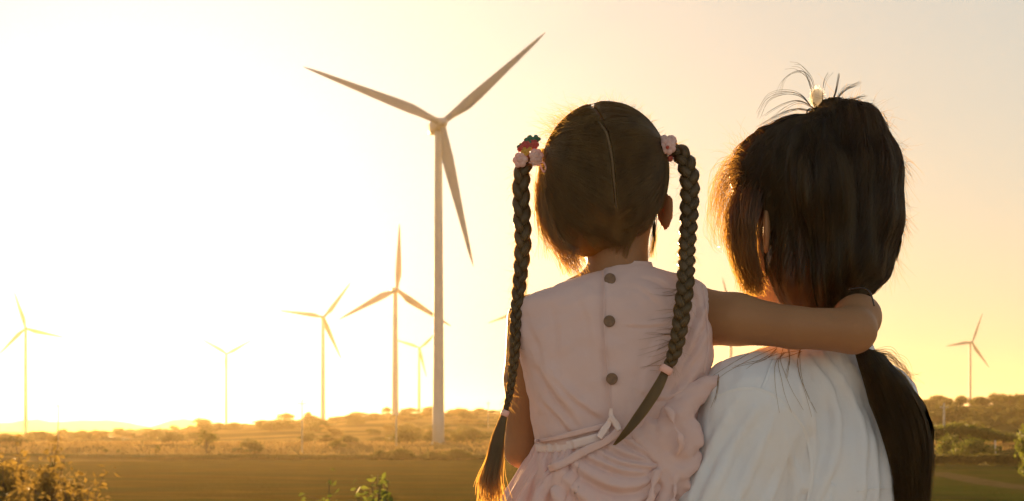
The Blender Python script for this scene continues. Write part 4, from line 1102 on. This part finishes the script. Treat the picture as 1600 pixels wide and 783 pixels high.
# ribbons
def ribbon(pts, wpx, name, m, parent, off=.004, bvs=None, th_=.0016, offs=None):
    n = 10 * len(pts); pp = spline(np.array([[a, b_, 0] for a, b_ in pts], float), n)
    bvs = bvs or (bv_b, bv_s, bv_f)
    ya = np.array([hit(x, y, bvs, off)[1] for x, y, _ in pp]); 
    k = np.ones(5) / 5; ya = np.minimum(ya, np.convolve(np.pad(ya, 2, mode='edge'), k, 'valid')) 
    if offs is not None: ya = ya - np.interp(np.linspace(0, 1, n), np.linspace(0, 1, len(offs)), offs)
    c = np.array([P(x, y, Y_) for (x, y, _), Y_ in zip(pp, ya)])
    t = np.gradient(c, axis=0); t /= np.linalg.norm(t, axis=1, keepdims=True); nn = np.tile([0, -1., 0], (n, 1)); sdv = np.cross(t, nn); sdv /= np.linalg.norm(sdv, axis=1, keepdims=True); nn = np.cross(sdv, t)
    w = R(np.interp(np.linspace(0, 1, n), np.linspace(0, 1, len(wpx)), wpx))[:, None] / 2
    prof = [(-1, -1), (-.9, 1), (-.3, 1.25), (0, .9), (.35, 1.2), (.9, 1), (1, -1)]
    ring = np.stack([c + sdv * w * a + nn * (th_ * b_ / 2) for a, b_ in prof], 1); K = len(prof)
    i, j = np.meshgrid(np.arange(n - 1), np.arange(K), indexing='ij')
    f = [np.stack([i * K + j, i * K + (j + 1) % K, (i + 1) * K + (j + 1) % K, (i + 1) * K + j], -1).reshape(-1, 4)]
    v = ring.reshape(-1, 3); m_ = len(v); v = np.vstack([v, c[0], c[-1]])
    f.append(np.array([[j, m_, (j + 1) % K] for j in range(K)] + [[(n - 1) * K + (j + 1) % K, m_ + 1, (n - 1) * K + j] for j in range(K)]))
    return world_child(name, v, f, m, parent)
sash = ribbon([(838, 700), (862, 700), (885, 697), (905, 692), (935, 684), (952, 676)], [13, 15, 15, 15, 15, 12], 'sash', M['dress_trim'], dress, .0035)
ribbon([(836, 689), (862, 686), (890, 679), (925, 670), (956, 663)], [5, 6, 9, 9, 9], 'tie', M['dress'], dress, .006)
ribbon([(858, 733), (885, 721), (915, 704), (945, 690), (964, 675), (967, 662)], [12, 13, 13, 12, 12, 7], 'tie', M['dress'], dress, .009)
ribbon([(955, 638), (955, 650), (962, 662), (968, 672)], [5, 8, 10, 8], 'bow_loop', M['dress_trim'], dress, .011)
ribbon([(936, 684), (944, 672), (951, 661), (955, 650)], [10, 11, 9, 5], 'bow_loop', M['dress_trim'], dress, .0125)
ribbon([(1110, 441), (1113, 490), (1114, 545), (1108, 588)], [5, 5, 5, 5], 'armhole_binding', M['dress_trim'], dress, .002, (bv_b,)) if False else None
ribbon([(944, 423), (944, 500), (948, 560), (953, 610), (955, 640)], [2.2] * 5, 'placket_edge', M['dress'], dress, .0008, (bv_b,), .0012)
ribbon([(1098, 447), (1104, 490), (1107, 540), (1100, 584)], [3.5] * 4, 'armhole_binding', M['dress'], dress, .001, (bv_b,), .0014)
# buttons
for by, bx in ((436, 953), (502, 952), (592, 956)):
    c = hit(bx, by, (bv_b,), .0015); r_ = R(9)
    pts = [c + np.array([0, y, 0]) for y in (.001, -.0005, -.0012, -.0020, -.0022, -.0012, -.0011)]
    v1, f1 = tube(pts, [r_ * .9, r_ * .97, r_, r_ * .93, r_ * .80, r_ * .70, r_ * .05], 32)
    bt = world_child('button', v1, f1, M['button'], dress, smooth=False)
    hol = [tube([c + [dx * R(2.2), -.0017, dz * R(2.2)], c + [dx * R(2.2), -.0005, dz * R(2.2)]], R(.9), 8) for dx in (-1, 1) for dz in (-1, 1)]
    world_child('thread', *join(hol), M['iris'], bt)
# hairs lying on the dress beside the right braid
ctl = []
for k in range(26):
    y = RNG.uniform(440, 575); x0 = np.interp(y, [440, 575], [1066, 1046]); L_ = RNG.uniform(20, 60); dy = RNG.uniform(-4, 26)
    q = [hit(x0 - L_ * t_, y + dy * t_ ** .8 + RNG.normal(0, 1), (bv_b,), .0015) for t_ in (0, .3, .6, 1)]
    ctl.append(spline(q, 12))
world_child('strands', *strands(np.stack(ctl), np.tile(np.linspace(.0003, .00010, 12), (len(ctl), 1))), M['hair_child'], ghair)

# ================================================================== THE WOMAN
mum = tag(empty('person', (0.42, 1.93, 0.0)), 'woman with dark hair tied up on top, in a thin white blouse, carrying the girl', 'person', 'woman and child')
YW = math.radians(40); wf, wl = frame(YW); UP = np.array([0, 0, 1.])
mC = P(1252, 312, 1.945)                      # skull centre
NB = np.array([.418, 1.925, 1.255])           # base of the neck
SL = P(1172, 645, 1.83); SR = np.array([.522, 2.025, 1.185])
EL = np.array([.218, 1.815, .93]); WL = np.array([.13, 2.06, .955])
ER = np.array([.535, 2.13, .95]); WR = np.array([.26, 2.19, 1.0])
CH = np.array([.432, 1.945, 1.06])
def mum_skull(p): return ell(p, mC, (.0745, .094, .098), YW)
def mum_body(p):
    d = mum_skull(p)
    d = face_sdf(d, p, mC + wf * .004 - UP * .012, 1.03, YW)
    d = smin(d, ear_sdf(p, mC + wl * .0785 - wf * .004 - UP * .052, 1.08, wl, wf), .003)
    d = smin(d, ear_sdf(p, mC - wl * .0785 - wf * .004 - UP * .052, 1.08, -wl, wf), .003)
    d = smin(d, rc(p, mC - UP * .05 - wf * .012, NB, .050, .054), .02)
    t = rc(p, NB + [0, 0, -.02], SL + [0, 0, .0], .048, .046); t = smin(t, rc(p, NB + [0, 0, -.02], SR, .048, .046), .03)
    t = smin(t, ell(p, CH, (.150, .088, .17), YW), .05)
    t = smin(t, ell(p, CH + [0, .01, -.17], (.125, .082, .13), YW), .05)
    t = smin(t, ell(p, CH + [0, .01, -.28], (.160, .105, .12), YW), .05)
    d = smin(d, t, .025)
    for s, e, w, hd_, hn_ in ((SL, EL, WL, (-.8, .55, .05), (0, .2, 1)), (SR, ER, WR, (-1, -.2, .05), (0, -1, .3))):
        a = rc(p, s, e, .042, .034); a = smin(a, rc(p, e, w, .033, .023), .015); d = smin(d, a, .03)
        d = smin(d, hand_sdf(p, w, hd_, hn_, 1, .92, .3), .006)
    for s_ in (-1, 1):
        h = CH + [0, .01, -.30] + wl * s_ * .075; k = h + UP * -.36 + wf * .02; an = np.array([k[0], k[1], .09]) - wf * .02
        l_ = smin(rc(p, h, k, .082, .054), rc(p, k, an, .050, .034), .02)
        l_ = smin(l_, rc(p, an - wf * .02 - UP * .045, an + wf * .15 - UP * .062, .036, .026), .02)
        d = smin(d, l_, .03)
    return smax(d, -p[:, 2] + .002, .003)
v, f = nets(mum_body, (.02, 1.68, -.02), (.70, 2.34, 1.62), .0042)
v = relax(v, f, 2, .4)
world_child('body', v, f, M['skin'], mum)
eyes(mC + wf * .004 - UP * .012, 1.03, YW, mum)

# ---- blouse
def chain(pts, y0=1.4, fn=None, off=0):
    """photo-pixel polyline laid on an implicit surface, (x, y, r px)"""
    a = np.array(pts, float); n = 4 * len(a); s = spline(a, n); t = trace(fn, s[:, 0], s[:, 1], y0); return t, R(s[:, 2], 1.85), s
def blouse0(p):
    d = rc(p, NB + [0, 0, -.012], SL + [0, .006, .005], .056, .060); d = smin(d, rc(p, NB + [0, 0, -.012], SR, .056, .050), .04)
    d = smin(d, ell(p, CH, (.168, .104, .18), YW), .05)
    d = smin(d, ell(p, CH + [0, .01, -.20], (.158, .108, .20), YW), .06)
    d = smin(d, rc(p, NB - UP * .02, NB + UP * .010, .070, .062), .02)
    a = rc(p, SL + [0, 0, .002], SL * .5 + EL * .5, .066, .061); a = smin(a, rc(p, SL * .5 + EL * .5, EL, .061, .057), .03)
    a = smin(a, rc(p, EL, EL * .55 + WL * .45, .057, .045), .02)
    d = smin(d, a, .035)
    a = rc(p, SR, ER, .050, .050); a = smin(a, rc(p, ER, WR, .055, .042), .02); d = smin(d, a, .03)
    return d
FB = [  # back and sleeve folds  (x,y,r px)
    [(1180, 640, 3), (1150, 690, 7), (1115, 760, 8), (1080, 830, 7)], [(1215, 640, 3), (1185, 700, 6), (1155, 770, 7), (1130, 840, 6)],
    [(1150, 625, 2), (1128, 670, 6), (1100, 730, 6), (1078, 780, 5)], [(1228, 660, 2), (1222, 720, 6), (1195, 790, 7), (1180, 850, 6)],
    [(1262, 560, 3), (1290, 600, 6), (1305, 650, 8), (1300, 720, 8), (1270, 790, 7), (1250, 840, 5)], [(1285, 556, 3), (1325, 610, 6), (1345, 680, 8), (1342, 760, 8), (1330, 850, 7)],
    [(1245, 580, 3), (1262, 640, 7), (1268, 700, 7), (1258, 760, 6)], [(1330, 570, 3), (1362, 630, 6), (1382, 700, 7), (1390, 790, 7)],
    [(1310, 560, 2), (1350, 640, 4), (1365, 720, 6), (1366, 820, 6)], [(1232, 700, 3), (1240, 760, 7), (1228, 830, 7)], [(1300, 760, 5), (1290, 810, 7), (1270, 860, 6)]]
fch = []
for c in FB:
    t, r_, _ = chain(c, fn=blouse0); fch.append((t + [0, .001, 0], r_ * 1.45))
def blouse(p):
    d = blouse0(p)
    for t, r_ in fch:
        lo_, hi_ = t.min(0) - .04, t.max(0) + .04; m = ((p > lo_) & (p < hi_)).all(1)
        if not m.any(): continue
        q = p[m]; e = None
        for a, b_, ra, rb in zip(t[:-1], t[1:], r_[:-1], r_[1:]):
            x = rc(q, a, b_, ra, rb); e = x if e is None else np.minimum(e, x)
        dm = d[m]; d[m] = smin(dm, e, .0045)
    d = d + .0022 * vnoise(p * [1, 1, .55], .06, 14) + .0008 * vnoise(p * [1, 1, .6], .02, 15, 2)
    d = smax(d, -(p[:, 2] - .80), .004)
    neck = ell(p, NB + UP * .080 + wf * .015, (.052, .060, .05), YW)
    return sub(d, neck, .008)
v, f = nets(blouse, (.02, 1.66, .76), (.72, 2.32, 1.33), .0034); v = relax(v, f, 2, .4)
bl = world_child('blouse', v, f, M['shirt'], mum)
bv_w = BVHTree.FromPolygons(v.tolist(), f.tolist())
def seam(pts, name, w):
    o_ = ribbon(pts, [w] * len(pts), name, M['shirt'], bl, .0002, (bv_w,), .0006)
seam([(1118, 622), (1140, 612), (1165, 607), (1190, 610), (1215, 622), (1238, 645), (1256, 672), (1266, 705), (1268, 745), (1262, 790)], 'armhole_seam', 7)
seam([(1190, 610), (1200, 585), (1210, 560), (1216, 549)], 'shoulder_seam', 5)
seam([(1340, 768), (1365, 764), (1396, 762)], 'yoke_seam', 3)
# trousers
def trousers(p):
    d = ell(p, CH + [0, .01, -.26], (.172, .118, .14), YW)
    for s_ in (-1, 1):
        h = CH + [0, .01, -.30] + wl * s_ * .075; k = h + UP * -.36 + wf * .02; an = np.array([k[0], k[1], .10]) - wf * .02
        d = smin(d, smin(rc(p, h, k, .096, .072), rc(p, k, an, .070, .062), .02), .03)
    d = d + .002 * vnoise(p, .07, 3); return smax(smax(d, p[:, 2] - .86, .004), .075 - p[:, 2], .004)
v, f = nets(trousers, (.18, 1.72, .05), (.68, 2.20, .90), .007); world_child('trousers', relax(v, f), f, M['cloth_dark'], mum)

# ---- hair of the woman
TOP = P(1300, 186, 1.925)
def mcap(p):
    d = ell(p, mC + [0, 0, .004], (.084, .102, .107), YW)
    d = smin(d, ell(p, P(1245, 395, 1.93), (.060, .062, .062), YW), .025)               # behind the ear, towards the nape
    d = smin(d, ell(p, P(1262, 448, 1.925), (.058, .055, .05), YW), .03)
    d = smin(d, ell(p, P(1192, 292, 1.95), (.05, .055, .065), YW), .03)
    # the raised tail: up over the crown then down the right side
    c = [(1304, 186, .026, 1.92), (1325, 213, .045, 1.915), (1343, 270, .050, 1.91), (1345, 335, .051, 1.91), (1326, 405, .050, 1.91), (1296, 440, .040, 1.91), (1284, 476, .034, 1.91)]
    e = None
    for (a, b_, r1, y1), (a2, b2, r2, y2) in zip(c[:-1], c[1:]):
        q = rc(p, P(a, b_, y1), P(a2, b2, y2), r1, r2); e = q if e is None else smin(e, q, .015)
    return smin(d, e, .016) + .0024 * vnoise(p * [1, 1, .16], .024, 77, 1)
def mcut(p):
    d = mcap(p)
    q = p - mC; fw_, up_ = q @ wf, q[:, 2]; lf = q @ wl
    d = smax(d, (fw_ - .048 - .35 * up_) * .85, .012)                                    # face
    ear = np.maximum(np.maximum(fw_ + .030 + up_ * .25, 0) * 0 - 1, -1)
    d = sub(d, ell(p, mC + wl * .095 + wf * .012 - UP * .068, (.030, .032, .040), YW), .010)     # hair swept behind the ear
    d = sub(d, rc(p, mC + wl * .075 + wf * .03 - UP * .10, mC + wl * .058 + wf * .012 - UP * .15, .022, .018), .012)
    return d
v, f = nets(mcut, (.20, 1.70, 1.24), (.62, 2.15, 1.66), .0022); v = relax(v, f, 2, .4)
mh = world_child('hair', v, f, M['hair_mum'], mum)
n = 5200
d = RNG.normal(size=(n, 3)); d /= np.linalg.norm(d, axis=1, keepdims=True); st = mC + [.02, 0, 0] + d * .14
for _ in range(14): st = st - grad(mcap, st) * mcap(st)[:, None]
q = st - mC; side = (st[:, 0] > P(1286, 0, 1.93)[0])
okk = (mcut(st) < .004) & (st[:, 2] > 1.30); st, side = st[okk], side[okk]
# left part: towards the tie on top; right part: falls from the tie
sA = surf_strands(mcap, st[~side], TOP, 24, .0100, .0034, .10, 41)
BOT = P(1288, 500, 1.90)
def fall(p):
    t = BOT - p; t[:, 0] += np.clip((p[:, 2] - 1.36) * .2, 0, .05); return t
sB = surf_strands(mcap, st[side], fall, 24, .0100, .0036, .10, 42)
n = 900; a = RNG.uniform(-2.6, .9, n); s0 = TOP + np.stack([np.cos(a) * .014, np.sin(a) * .016, RNG.uniform(-.004, .012, n)], 1)
sC = surf_strands(mcap, s0, fall, 34, .0102, .0045, .14, 43)
S1 = np.concatenate([sA, sB]); parts = [strands(S1, np.tile(np.linspace(.00048, .00034, 24), (len(S1), 1)) * RNG.uniform(.6, 1.3, (len(S1), 1))),
    strands(sC, np.tile(np.linspace(.0005, .0003, 34), (n, 1)))]
world_child('strands', *join(parts), M['hair_mum'], mh)
FM = []
# thin loose halo on the right edge
n = 110; ctl = []
for k in range(n):
    e = RNG.uniform(0, 1); x = RNG.normal(0, 4)
    ctl.append(spline([P(1368 + x, 205 + 12 * RNG.normal(), 1.90), P(1388 + 5 * e + x * .4, 270, 1.90), P(1402 + 6 * e, 345, 1.90), P(1396 + 8 * e + x * .3, 395, 1.90), P(1368 + 10 * e, 440 + 5 * RNG.normal(), 1.90), P(1334 + 6 * e, 468, 1.90)], 20))
FM.append((np.stack(ctl), np.tile(np.linspace(.00024, .00016, 20), (n, 1))))
# left: short hairs bursting from the temple, arching left and falling
root = P(1166, 268, 1.93)
n = 190; ctl = []
for k in range(n):
    s = RNG.uniform(0, 1); j_ = lambda: RNG.normal() * 1.5; L_ = RNG.uniform(.3, 1) ; out_ = RNG.uniform(.25, 1) ** .7
    a = P(1172 - 8 * s + j_() * 4, 250 + 52 * s + j_() * 6, 1.925 + j_() * .008)
    b_ = P(1166 - 34 * out_ + j_() * 3, 240 + 52 * s + 10 * (1 - out_) + j_() * 4, 1.915 + j_() * .01); c_ = P(1158 - 48 * out_ + j_() * 3, 282 + 40 * s + j_() * 6, 1.91 + j_() * .012)
    d_ = P(1150 - 38 * out_ + j_() * 5, 340 + 30 * s + j_() * 8, 1.91 + j_() * .014); e_ = P(1146 - 20 * out_ + j_() * 5, 385 + 20 * s, 1.91 + j_() * .012)
    q = spline([a, b_, c_, d_, e_], 20); m_ = max(8, int(20 * (.4 + .6 * L_))); q = np.stack([np.interp(np.linspace(0, m_ - 1, 20), np.arange(20), q[:, i]) for i in range(3)], 1); ctl.append(q)
FM.append((np.stack(ctl), np.tile(np.linspace(.00026, .00009, 20), (n, 1))))
a = np.tile(P(1176, 255, 1.93), (170, 1)) + RNG.normal(0, .009, (170, 3)); dr = np.stack([RNG.uniform(-1, -.1, 170), RNG.normal(0, .2, 170), RNG.uniform(-.1, 1, 170)], 1)
FM.append(fly(a, dr, 10, .050, .5, 51, .00013, .5))
# front tress in front of the ear, hanging to the shoulder
n = 1300; ctl = []
for k in range(n):
    s = RNG.uniform(0, 1) ** .9; j_ = RNG.normal; dpt = 1.925 - .03 * s + j_() * .008
    ty_ = RNG.uniform(200, 280); a = P(np.interp(ty_, [200, 225, 250, 280], [1222, 1196, 1180, 1172]) + 14 * s + j_() * 3, ty_, 1.945 + .01 * j_()); b_ = P(1141 + 42 * s + j_() * 4, 320 + j_() * 8, dpt - .01); c_ = P(1137 + 40 * s + j_() * 4, 375 + j_() * 6, dpt - .012)
    d_ = P(1147 + 36 * s + j_() * 4, 413 + j_() * 6, dpt - .008); e_ = P(1162 + 28 * s + j_() * 6, 430 + RNG.uniform(0, 34), dpt)
    ctl.append(spline([a, b_, c_, d_, e_], 16))
FM.append((np.stack(ctl), np.tile(np.linspace(.00042, .00018, 16), (n, 1)) * RNG.uniform(.6, 1.2, (n, 1))))
# top: hairs that missed the tie
def wisps(root_, specs, seed):
    r = np.random.default_rng(seed); ctl = []
    for (pts, cnt, sp) in specs:
        for k in range(cnt):
            o = r.normal(0, sp, 2); g_ = r.normal(0, .01)
            q = [P(x + o[0] * i_ / len(pts) * 2 + r.normal(0, .6), y + o[1] * i_ / len(pts) * 2 + r.normal(0, .6), 1.92 + g_ * i_ / len(pts)) for i_, (x, y) in enumerate(pts)]
            ctl.append(spline(q, 16))
    return np.stack(ctl), np.tile(np.linspace(.00034, .00014, 16), (len(ctl), 1))
WS = (wisps(TOP, [([(1272, 172), (1252, 150), (1225, 145), (1198, 155), (1184, 180)], 7, 2.5), ([(1276, 172), (1250, 158), (1225, 165), (1200, 182)], 6, 3.5), ([(1276, 176), (1245, 170), (1215, 180), (1190, 195)], 7, 3),
                      ([(1274, 170), (1262, 120), (1245, 112), (1225, 124), (1217, 146)], 4, 3), ([(1276, 168), (1268, 128), (1250, 108), (1235, 108)], 4, 3), ([(1298, 164), (1306, 145), (1312, 116)], 9, 1.2),
                      ([(1304, 160), (1322, 140), (1345, 130)], 9, 1.3), ([(1302, 162), (1320, 138), (1332, 134)], 4, 2), ([(1318, 162), (1335, 154), (1353, 150)], 7, 1.8), ([(1285, 165), (1290, 130), (1300, 115)], 4, 3), ([(1330, 160), (1350, 168), (1362, 185)], 7, 2),
                      ([(1262, 178), (1235, 182), (1205, 196), (1185, 210)], 10, 3)], 61))
a = sphere_starts(mC + [.02, 0, 0], .14, 620, 63, lambda p, d: (d[:, 2] > -.3) & (np.abs(d[:, 1]) < .6))
for _ in range(12): a = a - grad(mcap, a) * mcap(a)[:, None]
a = a[mcut(a) < .003]
FM.append(fly(a, grad(mcap, a) * .5 + RNG.normal(0, .5, a.shape), 8, .024, .3, 64, .00013))
a = sphere_starts(mC + [.02, 0, 0], .14, 900, 65, lambda p, d: (d[:, 2] > -.7) & (np.abs(d[:, 1]) < .55) & (d[:, 0] > -.2))
for _ in range(12): a = a - grad(mcap, a) * mcap(a)[:, None]
a = a[mcut(a) < .003]; ga = grad(mcap, a); dn = np.array([.15, 0, -1.]) - ga * (ga @ np.array([.15, 0, -1.]))[:, None]
FM.append(fly(a, ga * .35 + dn * .9 + RNG.normal(0, .22, a.shape), 10, .045, .25, 66, .00013, .3))
# over the blouse and down between the two of them
for pts, cnt in (([(1226, 545), (1216, 562), (1216, 585), (1222, 610), (1232, 640)], 3), ([(1252, 545), (1243, 560), (1242, 590), (1250, 620), (1258, 648)], 3), ([(1232, 545), (1234, 565), (1228, 590)], 3), ([(1214, 543), (1196, 556), (1172, 566), (1150, 572)], 3), ([(1214, 544), (1180, 558), (1140, 580), (1116, 600)], 2), ([(1122, 592), (1118, 612), (1112, 635)], 3), ([(1250, 546), (1226, 552), (1200, 560)], 2)):
    ctl = []
    for k in range(cnt):
        o = RNG.normal(0, 3.6, 2); sp_ = spline([[x + o[0] * i_ * .7 + RNG.normal(0, 1.5), y + o[1] + RNG.normal(0, 1.5), 0] for i_, (x, y) in enumerate(pts)], 16); hh = np.array([hit(x, y, (bv_w,), .003) for x, y, _ in sp_]); ctl.append(hh)
    FM.append((np.stack(ctl), np.tile(np.linspace(.00034, .00014, 16), (cnt, 1))))
n = 420; ctl = []
for k in range(n):
    o = RNG.normal(0, 1); s = RNG.uniform(0, 1)
    ctl.append(spline([P(1122 - 6 * s + 2 * o, 590, 1.84), P(1102 + 5 * o * .6 + 3 * s, 620, 1.835), P(1088 + 12 * s + 2 * o, 660, 1.83), P(1086 + 13 * s + 2 * o, 705, 1.83), P(1084 + 14 * s + 2 * o, 760 + 20 * RNG.uniform(), 1.835)], 16))
FM.append((np.stack(ctl), np.tile(np.linspace(.0004, .0003, 16), (n, 1))))
world_child('loose_hairs', *join([strands(s, r_, 2) for s, r_ in FM]), M['hair_mum'], mh)
M['hair_dark'] = mat('woman_hair_dark', (.016, .011, .005), (.042, .028, .011), 14, .40, trans=.05, tcol=(.9, .5, .1))
world_child('wisps', *strands(*WS), M['hair_dark'], mh)
# long tail coming out under the girl's arm, over the right shoulder
tailc = [P(1356, 546, 1.84), P(1382, 590, 1.84), P(1402, 640, 1.85), P(1418, 695, 1.85), P(1424, 750, 1.85), P(1424, 830, 1.855)]
K = 20; c = spline(tailc, K); wv = R(np.interp(np.linspace(0, 1, K), [0, .2, .42, .62, .8, 1], [50, 78, 92, 76, 54, 36]), 1.85); n = 3400
a = RNG.uniform(0, 6.28, n); q = np.sqrt(RNG.uniform(0, 1, n)); off = np.stack([np.cos(a) * q, np.sin(a) * q * .45, np.cos(a) * q * -.35], 1) * .5
grp = np.round(np.cos(a) * q * 3.2) / 3.2                                    # hair falls in locks
S = c[None] + off[:, None] * wv[None, :, None]; S[:, :, 0] += (grp[:, None] - np.cos(a)[:, None] * q[:, None]) * .5 * wv[None] * np.linspace(0, .55, K)[None] ** 1.2
S += RNG.normal(0, 1, (n, 1, 3)) * (np.linspace(0, 1, K)[None, :, None] ** 2) * .0036
cut = np.clip(RNG.normal(.93, .09, n), .55, 1.0); tt = np.linspace(0, 1, K)[None] * cut[:, None]; S2 = np.empty_like(S)
for ax in range(3):
    for k in range(n): S2[k, :, ax] = np.interp(tt[k], np.linspace(0, 1, K), S[k, :, ax])
pt = [strands(S2, np.tile(np.linspace(.0005, .00024, K), (n, 1)) * RNG.uniform(.6, 1.2, (n, 1)))]
n = 420; ctl = []
for k in range(n):       # outer locks that swing away on the right
    o = RNG.normal(0, 1); s = RNG.uniform(0, 1); e = RNG.uniform(.7, 1)
    ctl.append(spline([P(1366 + 4 * o, 562, 1.855), P(1396 + 12 * s + 3 * o, 592 - 4 * s, 1.85), P(1422 + 22 * s, 632 + 3 * o, 1.85), P(1436 + 20 * s + 2 * o, 668, 1.85), P(1436 + 17 * s + 3 * o, 668 + 50 * e, 1.85)], 18))
pt.append(strands(np.stack(ctl), np.tile(np.linspace(.00046, .00018, 18), (n, 1)), 2))
n = 40; ctl = [spline([P(1360 + RNG.normal(0, 3), 548, 1.86), P(1392 + RNG.normal(0, 4), 560 + RNG.normal(0, 6), 1.86), P(1412 + RNG.normal(0, 6), 578 + RNG.normal(0, 8), 1.86), P(1425 + RNG.normal(0, 8), 596 + RNG.normal(0, 6), 1.86)], 14) for _ in range(n)]
pt.append(strands(np.stack(ctl), np.tile(np.linspace(.00022, .0001, 14), (n, 1)), 2))
world_child('ponytail', *join(pt), M['hair_mum'], mh)
# strand looped beside the elbow
lp = spline([P(1326, 452, 1.80), P(1348, 450, 1.79), P(1360, 458, 1.785), P(1366, 478, 1.775)], 14)
world_child('elastic_cord', *tube(lp, R(1.3), 6), M['iris'], mh)
# cream fuzzy ball on the crown, with a metal ring
M['fluff'] = mat('cream_fluff', (.88, .84, .76), rough=.9, trans=.8, tcol=(1, .97, .9))
pc = P(1276, 152, 1.925); n = 500; d = RNG.normal(size=(n, 3)); d /= np.linalg.norm(d, axis=1, keepdims=True); Lf = RNG.uniform(.35, 1, n)[:, None] * np.array([R(15), R(15), R(22)])
S = np.stack([pc + d * Lf * t_ + RNG.normal(0, .0004, (n, 3)) for t_ in np.linspace(0.05, 1, 6)], 1)
po = world_child('cream_fuzz_ball', *join([strands(S, np.tile(np.linspace(.00022, .00008, 6), (n, 1)), 2), ball(pc - [0, 0, R(1)], R(11), 14, (1, 1, 1.35))]), M['fluff'], mh)
th = np.linspace(-.6, 4.6, 22); cr = P(1266, 176, 1.915)
world_child('metal_ring', *tube(cr + np.stack([np.cos(th) * R(5.5), th * 0, np.sin(th) * R(6)], 1), R(1.3), 8), mat('dark_metal', (.08, .06, .04), rough=.35, metal=.8), po)
